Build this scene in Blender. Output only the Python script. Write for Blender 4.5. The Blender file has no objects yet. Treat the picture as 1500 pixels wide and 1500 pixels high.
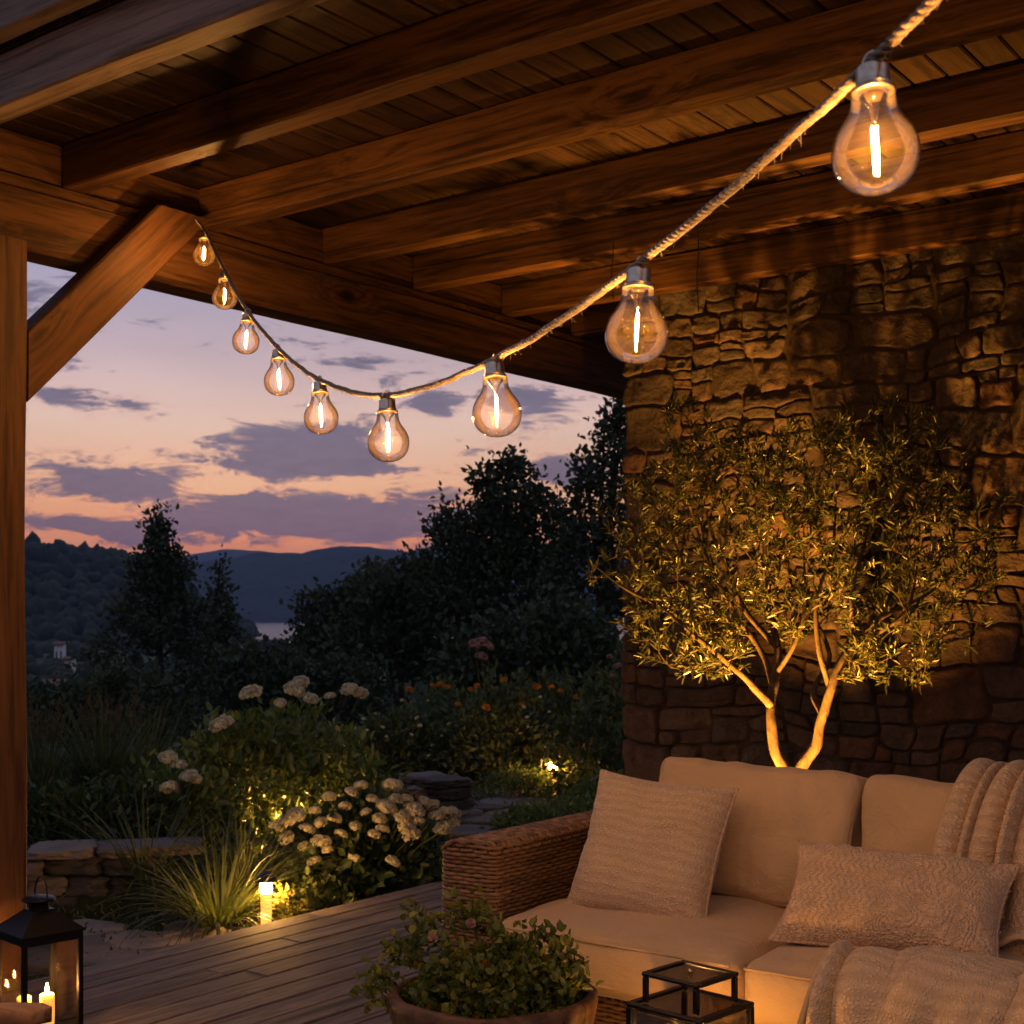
HAZE=1.7e-4; EXPO=0.18; FIL=5400.0; UPL=950; BOL1=850.0; FILL_BOWL=300.0
import bpy, math, random
import numpy as np
from mathutils import Vector, Matrix, Euler
random.seed(7)
RNG = np.random.default_rng(11)
S = bpy.context.scene
C = S.collection
PI = math.pi
FWD = np.array((-0.6, 0.8, 0.0)); RGT = np.array((0.8, 0.6, 0.0))
EYE = 1.3

def at(px, py, d):
    """point of the place seen at photo pixel (1500 grid) and depth d"""
    p = FWD*d + RGT*((px-750)/2000*d)
    return np.array((p[0], p[1], EYE+(900-py)/2000*d))
def on(px, py, z):
    return at(px, py, (EYE-z)*2000/(py-900))
def polar(az, r):
    return FWD[:2]*(r*math.cos(az)) + RGT[:2]*(r*math.sin(az))

# ------------------------------------------------------------------ noise
def _h(i, j, k, s):
    n = (i*374761393 + j*668265263 + k*2147483647 + s*974711) & 0xffffffff
    n = ((n ^ (n >> 13))*1274126177) & 0xffffffff
    n = ((n ^ (n >> 16))*2246822519) & 0xffffffff
    return ((n ^ (n >> 15)) & 0xffff)/32767.5-1.0
def vnoise(p, s=0):
    p = np.asarray(p, float)
    f = np.floor(p); t = p-f; t = t*t*(3-2*t)
    i, j, k = [f[..., a].astype(np.int64) for a in range(3)]
    r = 0
    for a in (0, 1):
        for b in (0, 1):
            for c in (0, 1):
                w = (t[..., 0] if a else 1-t[..., 0])*(t[..., 1] if b else 1-t[..., 1])*(t[..., 2] if c else 1-t[..., 2])
                r = r + w*_h(i+a, j+b, k+c, s)
    return r
def fbm(p, s=0, o=4):
    p = np.asarray(p, float); r = 0; a = .5
    for n in range(o):
        r = r+a*vnoise(p*2**n, s+n*17); a *= .5
    return r

# ------------------------------------------------------------------ mesh builder
class MB:
    def __init__(self): self.v = []; self.f = []; self.n = 0; self.r = []; self.uv = []; self.hasuv = False
    def add(self, v, faces, rnd=0.0, uv=None):
        """faces: (n,k) int array (one polygon size), rnd scalar or per face"""
        v = np.asarray(v, float).reshape(-1, 3); faces = np.asarray(faces, np.int64)
        if len(faces) == 0: return self
        self.v.append(v); self.f.append(faces+self.n); self.n += len(v)
        self.r.append(np.broadcast_to(np.asarray(rnd, float), (len(faces),)).copy())
        if uv is not None: self.hasuv = True; self.uv.append(np.asarray(uv, float))
        else: self.uv.append(np.zeros((len(v), 2)))
        return self
    def mesh(self, name, mat, smooth=True, off=(0, 0, 0)):
        me = bpy.data.meshes.new(name)
        V = np.concatenate(self.v)-np.asarray(off, float)
        idx = np.concatenate([f.ravel() for f in self.f])
        tot = np.concatenate([np.full(len(f), f.shape[1]) for f in self.f])
        st = np.concatenate(([0], np.cumsum(tot)[:-1]))
        me.vertices.add(len(V)); me.vertices.foreach_set('co', V.ravel())
        me.loops.add(len(idx)); me.loops.foreach_set('vertex_index', idx.astype(np.int32))
        me.polygons.add(len(tot)); me.polygons.foreach_set('loop_start', st.astype(np.int32))
        me.update(calc_edges=True)
        me.polygons.foreach_set('use_smooth', np.full(len(tot), bool(smooth)))
        a = me.attributes.new('rnd', 'FLOAT', 'FACE'); a.data.foreach_set('value', np.concatenate(self.r).astype(np.float32))
        if self.hasuv:
            l = me.uv_layers.new(name='UVMap'); l.data.foreach_set('uv', np.concatenate(self.uv)[idx].ravel())
        me.validate(); me.update()
        if mat: me.materials.append(mat)
        return me
    def build(self, name, mat, parent=None, smooth=True, loc=None):
        off = (0, 0, 0)
        if parent is not None and loc is None: off = tuple(parent.matrix_world.translation) if parent.parent else tuple(parent.location)
        o = bpy.data.objects.new(name, self.mesh(name, mat, smooth, off)); C.objects.link(o)
        if parent is not None: o.parent = parent
        if loc is not None: o.location = loc
        return o
    # ---- shapes
    def grid(self, P, rnd=0.0, uv=None, close_u=False, close_v=False, flip=False):
        """P (nu,nv,3)"""
        nu, nv = P.shape[:2]
        i = np.arange(nu if close_u else nu-1)[:, None]; j = np.arange(nv if close_v else nv-1)[None, :]
        i2 = (i+1) % nu; j2 = (j+1) % nv
        q = np.stack(np.broadcast_arrays(i*nv+j, i2*nv+j, i2*nv+j2, i*nv+j2), -1).reshape(-1, 4)
        if flip: q = q[:, ::-1]
        return self.add(P.reshape(-1, 3), q, rnd, None if uv is None else uv.reshape(-1, 2))
    def tube(self, pts, rad, n=8, rnd=0.0, caps=True):
        pts = np.asarray(pts, float); m = len(pts)
        rad = np.broadcast_to(np.asarray(rad, float), (m,))
        T = np.gradient(pts, axis=0); T /= np.linalg.norm(T, axis=1)[:, None]+1e-12
        ref = np.array((0, 0, 1.)) if abs(T[0, 2]) < .9 else np.array((1., 0, 0))
        U = np.zeros_like(pts); u = np.cross(ref, T[0]); u /= np.linalg.norm(u)
        for i in range(m):
            u = u-T[i]*np.dot(u, T[i]); u /= np.linalg.norm(u)+1e-12; U[i] = u
        W = np.cross(T, U); a = np.linspace(0, 2*PI, n, endpoint=False)
        P = pts[:, None]+rad[:, None, None]*(np.cos(a)[None, :, None]*U[:, None]+np.sin(a)[None, :, None]*W[:, None])
        self.grid(P, rnd, close_v=True)
        if caps:
            b = self.n-m*n
            self.v.append(np.zeros((0, 3))); self.uv.append(np.zeros((0, 2)))
            self.f.append(np.array([[b+k for k in range(n)][::-1], [b+(m-1)*n+k for k in range(n)]])); self.r.append(np.full(2, rnd))
        return self
    def lathe(self, prof, c=(0, 0, 0), n=24, rnd=0.0):
        p = np.asarray(prof, float); a = np.linspace(0, 2*PI, n, endpoint=False)
        P = np.stack((p[:, None, 0]*np.cos(a), p[:, None, 0]*np.sin(a), np.repeat(p[:, None, 1], n, 1)), -1)+np.asarray(c, float)
        return self.grid(P, rnd, close_v=True, flip=True)
    def timber(self, a, b, w, h, ch=.006, seg=1, rnd=None, up=(0, 0, 1), wob=0.0, end=True):
        """chamfered bar from a to b, w sideways, h along up"""
        a = np.asarray(a, float); b = np.asarray(b, float); t = b-a; L = np.linalg.norm(t); t /= L
        s = np.cross(t, np.asarray(up, float)); s /= np.linalg.norm(s); u = np.cross(s, t)
        x, y = w/2, h/2
        pr = np.array([(-x+ch, -y), (x-ch, -y), (x, -y+ch), (x, y-ch), (x-ch, y), (-x+ch, y), (-x, y-ch), (-x, -y+ch)])
        ts = np.linspace(0, L, seg+1); P = a+ts[:, None, None]*t+pr[None, :, 0, None]*s+pr[None, :, 1, None]*u
        if wob: P = P+wob*np.stack([vnoise(P*1.3, 3+k) for k in range(3)], -1)
        r = random.random() if rnd is None else rnd
        self.grid(P, r, close_v=True)
        if end:
            bse = self.n-(seg+1)*8
            self.v.append(np.zeros((0, 3))); self.uv.append(np.zeros((0, 2)))
            self.f.append(np.array([[bse+k for k in range(8)][::-1], [bse+seg*8+k for k in range(8)]])); self.r.append(np.full(2, r))
        return self
    def box(self, lo, hi, ch=.004, rnd=None):
        lo = np.asarray(lo, float); hi = np.asarray(hi, float); m = (lo+hi)/2
        return self.timber((lo[0], m[1], m[2]), (hi[0], m[1], m[2]), hi[1]-lo[1], hi[2]-lo[2], ch, 1, rnd)
    def puff(self, lo, hi, r, n=14, bulge=(0, 0, 0), wr=0.0, M=None, rnd=0.0, seed=0, wf=7):
        """soft rounded box; bulge = outward swell of the x, y, z faces"""
        lo = np.asarray(lo, float); hi = np.asarray(hi, float); c = (lo+hi)/2; hs = (hi-lo)/2
        t = np.linspace(-1, 1, n); t = np.sign(t)*(1-(1-np.abs(t))**1.6)
        for ax in range(3):
            for sg in (-1, 1):
                A, B = np.meshgrid(t, t, indexing='ij'); p = np.zeros((n, n, 3))
                p[..., ax] = sg; p[..., (ax+1) % 3] = A; p[..., (ax+2) % 3] = B
                q = p.copy()
                full = p*hs; inner = np.clip(full, -(hs-r), hs-r); d = full-inner
                l = np.linalg.norm(d, axis=-1, keepdims=True)
                full = inner+d/np.maximum(l, 1e-9)*np.minimum(r, np.maximum(np.abs(d).max(-1, keepdims=True), 1e-9)*1.0)
                for a in range(3):
                    o1, o2 = q[..., (a+1) % 3], q[..., (a+2) % 3]
                    full[..., a] += bulge[a]*q[..., a]*(1-o1**2)*(1-o2**2)
                if wr:
                    nrm = q/np.maximum(np.linalg.norm(q, axis=-1, keepdims=True), 1e-9)
                    w = vnoise((full+seed)*wf, seed)+.5*vnoise((full+seed)*wf*2.3, seed+5)
                    full = full+nrm*(w*wr)[..., None]
                P = full+c
                if M is not None:
                    M4 = np.array(M); P = P@M4[:3, :3].T+M4[:3, 3]
                self.grid(P, rnd, flip=(sg < 0))
        return self
    def leaves(self, pos, ax, nrm, L, W, rnd, cup=.25):
        pos = np.asarray(pos, float); n = len(pos)
        ax = ax/np.maximum(np.linalg.norm(ax, axis=1)[:, None], 1e-9)
        s = np.cross(ax, nrm); s /= np.maximum(np.linalg.norm(s, axis=1)[:, None], 1e-9); u = np.cross(s, ax)
        L = np.broadcast_to(np.asarray(L, float), (n,))[:, None]; W = np.broadcast_to(np.asarray(W, float), (n,))[:, None]
        up = u*W*cup
        P = np.stack((pos, pos+ax*L*.3+s*W*.5+up, pos+ax*L*.68+s*W*.42+up, pos+ax*L-u*L*.08, pos+ax*L*.68-s*W*.42+up, pos+ax*L*.3-s*W*.5+up), 1)
        b = np.arange(n)[:, None]*6
        q = np.concatenate((b+np.array([[0, 1, 2, 3]]), b+np.array([[0, 3, 4, 5]])))
        rnd = np.broadcast_to(np.asarray(rnd, float), (n,))
        return self.add(P.reshape(-1, 3), q, np.concatenate((rnd, rnd)))

def tag(o, label=None, cat=None, group=None, kind=None):
    for k, v in (('label', label), ('category', cat), ('group', group), ('kind', kind)):
        if v: o[k] = v
    return o
def thing(name, label, cat, loc=(0, 0, 0), group=None, rz=0):
    o = bpy.data.objects.new(name, None); C.objects.link(o); o.empty_display_size = .1
    o.location = loc; o.rotation_euler = (0, 0, rz)
    return tag(o, label, cat, group)
def dup(root, loc, label, rz=None):
    r = root.copy(); C.objects.link(r); r.location = loc; r['label'] = label
    if rz is not None: r.rotation_euler = rz
    for ch in list(root.children):
        c = ch.copy(); C.objects.link(c); c.parent = r
        for g in ch.children:
            d = g.copy(); C.objects.link(d); d.parent = c
    return r
def unit(n):
    v = RNG.normal(size=(n, 3)); return v/np.linalg.norm(v, axis=1)[:, None]
def spline(P, k=12):
    P = np.asarray(P, float); Q = np.vstack((2*P[0]-P[1], P, 2*P[-1]-P[-2])); out = []
    for i in range(1, len(Q)-2):
        for t in np.linspace(0, 1, k, endpoint=False):
            a, b, c, d = Q[i-1:i+3]
            out.append(.5*((2*b)+(c-a)*t+(2*a-5*b+4*c-d)*t*t+(3*b-a-3*c+d)*t**3))
    out.append(P[-1]); return np.array(out)

# ------------------------------------------------------------------ materials
class NT:
    def __init__(self, tree): self.t = tree; self.t.nodes.clear()
    def N(self, typ, ins=None, **props):
        n = self.t.nodes.new('ShaderNode'+typ)
        for k, v in props.items(): setattr(n, k, v)
        for k, v in (ins or {}).items():
            s = n.inputs[k]
            if isinstance(v, bpy.types.NodeSocket): self.t.links.new(v, s)
            elif isinstance(v, bpy.types.Node): self.t.links.new(v.outputs[0], s)
            else: s.default_value = v
        return n
    def m(self, op, a, b=0.0, c=0.0, clamp=False):
        return self.N('Math', {0: a, 1: b, 2: c}, operation=op, use_clamp=clamp).outputs[0]
    def vm(self, op, a, b=(0, 0, 0)):
        n = self.N('VectorMath', {0: a, 1: b}, operation=op)
        return n.outputs['Value'] if op in ('LENGTH', 'DOT_PRODUCT', 'DISTANCE') else n.outputs[0]
    def ramp(self, f, stops, interp='LINEAR'):
        n = self.N('ValToRGB', {'Fac': f}); cr = n.color_ramp; cr.interpolation = interp
        while len(cr.elements) < len(stops): cr.elements.new(.5)
        for e, (p, c) in zip(cr.elements, stops):
            e.position = p; e.color = (c, c, c, 1) if isinstance(c, (int, float)) else (*c[:3], 1)
        return n.outputs[0]
    def mix(self, f, a, b, mode='MIX'):
        n = self.N('Mix', data_type='RGBA', blend_type=mode)
        for i, v in ((0, f), (6, a), (7, b)):
            s = n.inputs[i]
            if isinstance(v, bpy.types.NodeSocket): self.t.links.new(v, s)
            else: s.default_value = (*v, 1) if isinstance(v, tuple) and len(v) == 3 else v
        return n.outputs[2]
    def mapr(self, v, a, b, c=0.0, d=1.0, smooth=False):
        n = self.N('MapRange', {0: v, 1: a, 2: b, 3: c, 4: d}, interpolation_type='SMOOTHSTEP' if smooth else 'LINEAR')
        return n.outputs[0]
    def noise(self, vec, scale, detail=4, rough=.55, dist=0.0):
        return self.N('TexNoise', {'Vector': vec, 'Scale': scale, 'Detail': detail, 'Roughness': rough, 'Distortion': dist}).outputs[0]
    def rnd(self): return self.N('Attribute', attribute_name='rnd').outputs['Fac']
    def obj(self): return self.N('TexCoord').outputs['Object']
    def uv(self): return self.N('TexCoord').outputs['UV']
    def scale(self, v, s): return self.vm('MULTIPLY', v, s)
    def bump(self, h, strength=.4, dist=.01, normal=None):
        i = {'Height': h, 'Strength': strength, 'Distance': dist}
        if normal is not None: i['Normal'] = normal
        return self.N('Bump', i).outputs[0]
    def out(self, surf=None, vol=None, disp=None):
        o = self.N('OutputMaterial')
        if surf is not None: self.t.links.new(surf, o.inputs[0])
        if vol is not None: self.t.links.new(vol, o.inputs[1])
    def pbsdf(self, **k):
        names = {'col': 'Base Color', 'rough': 'Roughness', 'metal': 'Metallic', 'nrm': 'Normal', 'spec': 'Specular IOR Level', 'em': 'Emission Color', 'ems': 'Emission Strength', 'sss': 'Subsurface Weight', 'sheen': 'Sheen Weight', 'sssr': 'Subsurface Radius', 'ssss': 'Subsurface Scale'}
        ins = {}
        for a, v in k.items():
            if v is None: continue
            ins[names[a]] = (*v, 1) if a in ('col', 'em') and isinstance(v, tuple) and len(v) == 3 else v
        return self.N('BsdfPrincipled', ins).outputs[0]

def material(name):
    m = bpy.data.materials.new(name); m.use_nodes = True
    return m, NT(m.node_tree)

def wood(name, light, dark, axis, grain=1.0, rough=.65, crack=.5, knots=1.0, board=.35):
    m, t = material(name)
    s = {'X': (.55, 9, 9), 'Y': (9, .55, 9), 'Z': (9, 9, .55), 'D': (3, 3, 3), 'B': (9, .55, 9)}[axis]
    r = t.rnd()
    off = t.N('CombineXYZ', {0: t.m('MULTIPLY', r, 37.0), 1: t.m('MULTIPLY', r, 91.0), 2: t.m('MULTIPLY', r, 53.0)}).outputs[0]
    ob = t.obj()
    if axis == 'B': ob = t.N('VectorRotate', {'Vector': ob, 'Angle': -PI/4}, rotation_type='X_AXIS').outputs[0]
    p = t.vm('ADD', ob, off); q = t.scale(p, s)
    # knots bend the grain
    kn = t.scale(p, tuple(3.6 if a > 1 else 1.3 for a in s))
    vor = t.N('TexVoronoi', {'Vector': kn, 'Scale': 1.0, 'Randomness': 1.0}).outputs['Distance']
    bend = t.mapr(vor, 0.0, .35, .5*knots, 0.0, True)
    q2 = t.vm('ADD', q, t.N('CombineXYZ', {0: bend, 1: bend, 2: bend}).outputs[0])
    n1 = t.noise(q2, 1.1*grain, 6, .62, 1.2)
    n2 = t.noise(q2, 5.5*grain, 5, .7, .3)
    n3 = t.noise(t.scale(p, tuple(1.1 if a > 1 else .35 for a in s)), 1.6, 3, .5)
    f = t.m('ADD', t.m('MULTIPLY', n1, .5), t.m('MULTIPLY', n2, .5))
    col = t.ramp(f, [(.36, tuple(c*.75 for c in dark)), (.43, dark), (.5, tuple((a+b)/2 for a, b in zip(light, dark))), (.6, light)])
    tone = t.mapr(t.m('ADD', t.m('MULTIPLY', r, .7), t.m('MULTIPLY', n3, .6)), .2, 1.1, 1-board, 1+board*.7)
    col = t.mix(1.0, col, t.N('CombineColor', {0: tone, 1: tone, 2: tone}).outputs[0], 'MULTIPLY')
    kd = t.mapr(vor, .03, .11, .10 if knots else 1.0, 1.0, True)
    col = t.mix(1.0, col, t.N('CombineColor', {0: kd, 1: kd, 2: kd}).outputs[0], 'MULTIPLY')
    cr = t.mapr(t.noise(t.scale(p, tuple(26 if a > 1 else .5 for a in s)), 1.0, 3, .5, .8), .30, .40, 1-crack*1.3 if crack < .7 else .1, 1.0, True)
    col = t.mix(1.0, col, t.N('CombineColor', {0: cr, 1: cr, 2: cr}).outputs[0], 'MULTIPLY')
    h = t.m('ADD', t.m('MULTIPLY', n2, .9), t.m('MULTIPLY', cr, .8))
    b = t.pbsdf(col=col, rough=t.mapr(n2, .3, .7, rough-.12, rough+.12), nrm=t.bump(h, .5, .0025), spec=.22)
    t.out(b); return m

def plain(name, col, rough=.6, metal=0.0, noise=.0, nscale=40, bump=0.0, spec=.5):
    m, t = material(name); c = col; nr = None
    if noise or bump:
        n = t.noise(t.obj(), nscale, 6, .6)
        k = t.mapr(n, .3, .7, 1-noise, 1+noise)
        c = t.mix(1.0, col, t.N('CombineColor', {0: k, 1: k, 2: k}).outputs[0], 'MULTIPLY')
        if bump: nr = t.bump(n, bump, .004)
    t.out(t.pbsdf(col=c, rough=rough, metal=metal, nrm=nr, spec=spec)); return m

def leafmat(name, stops, rough=.5, trans=.35):
    m, t = material(name); r = t.rnd()
    col = t.ramp(r, stops)
    n = t.noise(t.obj(), 14.0, 2); k = t.mapr(n, .3, .7, .7, 1.3)
    col = t.mix(1.0, col, t.N('CombineColor', {0: k, 1: k, 2: k}).outputs[0], 'MULTIPLY')
    b = t.pbsdf(col=col, rough=rough, spec=.4)
    tr = t.N('BsdfTranslucent', {'Color': t.mix(1.0, col, (1.0, 1.05, .6), 'MULTIPLY')}).outputs[0]
    t.out(t.N('MixShader', {0: trans, 1: b, 2: tr}).outputs[0]); return m

def emit(name, col, strength):
    m, t = material(name); t.out(t.N('Emission', {'Color': (*col, 1), 'Strength': strength}).outputs[0]); return m

def glass(name, tint, rough=.0, edge=.6, dust=0.0, shade=.62):
    """thin pane or shell: lets light straight through and mirrors by angle"""
    m, t = material(name)
    lw = t.N('LayerWeight', {'Blend': .35}); fr = t.N('Fresnel', {'IOR': 1.5}).outputs[0]
    f = t.m('MINIMUM', t.m('MULTIPLY', fr, 1.6*edge), .85)
    ed = t.m('POWER', lw.outputs['Facing'], 2.5)
    tr = t.N('BsdfTransparent', {'Color': t.mix(ed, tint, tuple(c*s for c, s in zip(tint, (shade, shade*.8, shade*.55))))}).outputs[0]
    gl = t.N('BsdfGlossy', {'Color': (1, 1, 1, 1), 'Roughness': rough}).outputs[0]
    s = t.N('MixShader', {0: f, 1: tr, 2: gl}).outputs[0]
    if dust:
        d = t.N('BsdfTranslucent', {'Color': (.8, .8, .8, 1)}).outputs[0]
        s = t.N('MixShader', {0: dust, 1: s, 2: d}).outputs[0]
    t.out(s); return m

def fabric(name, col, weave=900, bumpd=.0012, slub=.12, sheen=.2):
    m, t = material(name); p = t.obj()
    n = t.noise(p, 6.0, 5, .6); f = t.noise(t.scale(p, (1, 1, 3)), 180.0, 3, .7)
    k = t.mapr(t.m('ADD', t.m('MULTIPLY', n, .7), t.m('MULTIPLY', f, .5)), .35, .85, 1-slub, 1+slub)
    c = t.mix(1.0, col, t.N('CombineColor', {0: k, 1: k, 2: k}).outputs[0], 'MULTIPLY')
    h = t.m('ADD', f, t.m('MULTIPLY', t.noise(p, weave*.4, 2), .6))
    b1 = t.bump(t.m('ADD', t.noise(p, 8.0, 4, .55, .9), t.m('MULTIPLY', t.noise(t.scale(p, (1, 1, 2.2)), 21.0, 3, .55, 1.2), .35)), .6, .02)
    t.out(t.pbsdf(col=c, rough=.92, nrm=t.bump(h, .5, bumpd, b1), spec=.12, sheen=sheen)); return m

def knit(name, col, sx, sy, depth=.004, wob=.012, cable=True, useuv=False, dark=.45):
    """raised stitches in rows; coordinates in metres on the cloth"""
    m, t = material(name); p = t.uv() if useuv else t.obj()
    w = t.N('TexNoise', {'Vector': p, 'Scale': 9.0, 'Detail': 2.0}).outputs['Color']
    p2 = t.vm('ADD', p, t.scale(t.vm('SUBTRACT', w, (.5, .5, .5)), (wob, wob, wob)))
    x, y, z = [t.N('SeparateXYZ', {0: p2}).outputs[i] for i in range(3)]
    big = t.noise(p, 5.5, 2, .5)
    # slanted V stitches: rows in y, columns in x
    cx = t.m('SINE', t.m('MULTIPLY', x, sx))
    sl = t.m('MULTIPLY', t.m('ABSOLUTE', cx), .9)
    row = t.m('SINE', t.m('ADD', t.m('MULTIPLY', y, sy), t.m('MULTIPLY', sl, 3.0)))
    st = t.m('MULTIPLY', t.m('ADD', t.m('MULTIPLY', row, .5), .5), t.m('POWER', t.m('ABSOLUTE', cx), .5))
    h = st
    if cable in ('nub', 'cord'):
        q = t.vm('ADD', t.scale(p2, (1.0, 1.25, 1.0)), t.scale(w, (.03, .03, .0)))
        v = t.N('TexVoronoi', {'Vector': q, 'Scale': 125.0, 'Randomness': .75}).outputs['Distance']
        nub = t.mapr(v, .0, .62, 1.0, 0.0, True)
        rib = t.m('SINE', t.m('MULTIPLY', t.m('ADD', y, t.m('MULTIPLY', big, .05)), 230.0))
        h = t.m('ADD', t.m('MULTIPLY', nub, .8), t.m('MULTIPLY', rib, .12))
        if cable == 'cord':
            fld = t.noise(p, 8.0, 1, .4, .4); cord = t.m('ABSOLUTE', t.m('SINE', t.m('MULTIPLY', fld, 66.0)))
            lad = t.m('ABSOLUTE', t.m('SINE', t.m('ADD', t.m('MULTIPLY', x, 175.0), t.m('MULTIPLY', t.m('SINE', t.m('MULTIPLY', y, 150.0)), 1.0))))
            zone = t.mapr(big, .46, .54, 0.0, 1.0, True)
            pat = t.m('ADD', t.m('MULTIPLY', cord, zone), t.m('MULTIPLY', lad, t.m('SUBTRACT', 1.0, zone)))
            h = t.m('ADD', t.m('MULTIPLY', nub, .62), t.m('MULTIPLY', t.m('MULTIPLY', t.m('POWER', pat, .6), t.mapr(t.noise(p, 30.0, 2), .35, .6, .35, 1.0)), .5))
    elif cable:
        v = t.N('TexVoronoi', {'Vector': t.vm('ADD', t.scale(p2, (1.0, .55, 0)), t.scale(w, (.06, .06, 0))), 'Scale': 34.0}, feature='SMOOTH_F1').outputs['Distance']
        cab = t.m('SINE', t.m('MULTIPLY', v, 14.0))
        zone = t.mapr(big, .42, .55, 0.0, 1.0, True)
        h = t.m('ADD', t.m('MULTIPLY', st, .8), t.m('MULTIPLY', t.m('MULTIPLY', cab, zone), .55))
    fz = t.noise(p, 420.0, 3, .7)
    k = t.mapr(h, -.2, .8, 1-dark, 1.08)  # hollows between stitches painted darker, shade put into the colour
    k = t.m('MULTIPLY', k, t.mapr(fz, .3, .7, .86, 1.1))
    c = t.mix(1.0, col, t.N('CombineColor', {0: k, 1: t.m('POWER', k, 1.08), 2: t.m('POWER', k, 1.2)}).outputs[0], 'MULTIPLY')
    hh = t.m('ADD', h, t.m('MULTIPLY', fz, .25))
    t.out(t.pbsdf(col=c, rough=.95, nrm=t.bump(hh, .9, depth), spec=.1, sheen=.25)); return m

WARM = (1.0, .44, .105)
M = {}
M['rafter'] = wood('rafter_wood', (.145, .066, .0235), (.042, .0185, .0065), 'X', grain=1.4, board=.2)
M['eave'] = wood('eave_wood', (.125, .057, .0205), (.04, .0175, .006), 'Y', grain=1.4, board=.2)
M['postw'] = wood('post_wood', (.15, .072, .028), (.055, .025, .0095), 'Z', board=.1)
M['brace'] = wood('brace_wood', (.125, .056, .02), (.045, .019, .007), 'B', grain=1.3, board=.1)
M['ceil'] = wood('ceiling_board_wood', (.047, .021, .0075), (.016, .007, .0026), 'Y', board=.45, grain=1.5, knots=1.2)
M['deck'] = wood('deck_wood', (.20, .162, .138), (.088, .07, .058), 'Y', grain=2.9, board=.3, crack=.5, knots=.6, rough=.8)
M['grey'] = wood('skylit_timber', (.34, .245, .19), (.14, .1, .075), 'X', grain=1.5, board=.2)  # cool skylight on the outer timbers put into a paler grey wood
M['chairw'] = wood('chair_wood', (.42, .22, .085), (.22, .105, .04), 'X', board=.1)
M['cushion'] = fabric('sofa_linen', (.57, .40, .21))
M['pillow'] = knit('pillow_boucle', (.80, .59, .35), 760, 1050, .004, .02, cable='nub', dark=.34)
M['lumbar'] = knit('lumbar_cable_knit', (.80, .56, .32), 420, 700, .008, .012, cable='cord', dark=.5)
M['throw'] = knit('throw_knit', (.84, .63, .375), 330, 430, .006, .012, cable='nub', useuv=True, dark=.42)
M['wicker'] = None
def _w():
    m, t = material('wicker_cane'); p = t.obj(); r = t.rnd()
    n = t.noise(p, 55.0, 4, .6); v = t.m('ADD', t.m('MULTIPLY', r, .6), t.m('MULTIPLY', n, .5))
    c = t.ramp(v, [(.15, (.065, .032, .013)), (.5, (.17, .09, .038)), (.9, (.31, .18, .085))])
    t.out(t.pbsdf(col=c, rough=.5, nrm=t.bump(n, .4, .002), spec=.35)); return m
M['wicker'] = _w()
def _st():
    m, t = material('rubble_stone'); p = t.obj(); r = t.rnd()
    n = t.noise(p, 9.0, 8, .62, .5); f = t.noise(p, 55.0, 6, .7); g = t.noise(p, 2.2, 4)
    c = t.ramp(r, [(.0, (.042, .031, .026)), (.22, (.088, .056, .04)), (.42, (.06, .049, .043)), (.6, (.108, .073, .053)), (.8, (.07, .053, .045)), (1.0, (.105, .053, .032))])
    k = t.mapr(t.m('ADD', t.m('MULTIPLY', n, .7), t.m('MULTIPLY', f, .5)), .38, .82, .5, 1.4)
    c = t.mix(1.0, c, t.N('CombineColor', {0: k, 1: k, 2: k}).outputs[0], 'MULTIPLY')
    c = t.mix(t.mapr(g, .5, .68, 0, .5, True), c, (.09, .046, .022))
    sp = t.mapr(t.noise(p, 24.0, 4, .6), .64, .72, 0.0, .5, True)
    c = t.mix(sp, c, (.13, .11, .085))
    b0 = t.bump(n, 1.0, .045); t.out(t.pbsdf(col=c, rough=.85, nrm=t.bump(f, .9, .008, b0), spec=.25)); return m
M['stone'] = _st()
M['mortar'] = plain('dark_joint', (.048, .034, .024), .95, noise=.4, nscale=20, bump=.5, spec=.1)
def _slate():
    m, t = material('grey_flagstone'); p = t.obj(); r = t.rnd()
    n = t.noise(p, 7.0, 8, .65); c = t.ramp(t.m('ADD', t.m('MULTIPLY', r, .5), t.m('MULTIPLY', n, .5)), [(.28, (.06, .051, .044)), (.5, (.13, .11, .094)), (.72, (.21, .18, .15))])
    t.out(t.pbsdf(col=c, rough=.85, nrm=t.bump(n, .9, .035), spec=.25)); return m
M['slate'] = _slate()
def _soil():
    m, t = material('garden_ground'); p = t.obj()
    n = t.noise(p, .6, 6, .6); f = t.noise(p, 14.0, 5, .7); far = t.noise(p, .012, 5, .6)
    c = t.ramp(t.m('ADD', t.m('MULTIPLY', n, .6), t.m('MULTIPLY', f, .4)), [(.3, (.022, .018, .011)), (.5, (.028, .035, .014)), (.7, (.045, .055, .02))])
    g = t.ramp(far, [(.35, (.03, .045, .018)), (.48, (.07, .10, .035)), (.56, (.035, .05, .02)), (.66, (.10, .10, .05))])
    d = t.vm('LENGTH', p); c = t.mix(t.mapr(d, 30, 90), c, g)
    t.out(t.pbsdf(col=c, rough=.95, nrm=t.bump(f, .6, .03), spec=.1)); return m
M['soil'] = _soil()
def _hill():
    m, t = material('wooded_hill'); p = t.obj()
    n = t.noise(p, .012, 6, .65); v = t.N('TexVoronoi', {'Vector': p, 'Scale': .09}).outputs['Distance']
    c = t.ramp(n, [(.35, (.018, .028, .014)), (.55, (.035, .05, .022)), (.7, (.06, .07, .03))])
    k = t.mapr(v, 0, .8, 1.25, .5); c = t.mix(1.0, c, t.N('CombineColor', {0: k, 1: k, 2: k}).outputs[0], 'MULTIPLY')
    t.out(t.pbsdf(col=c, rough=.95, nrm=t.bump(v, .8, 4.0), spec=.05)); return m
M['hill'] = _hill()
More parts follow.
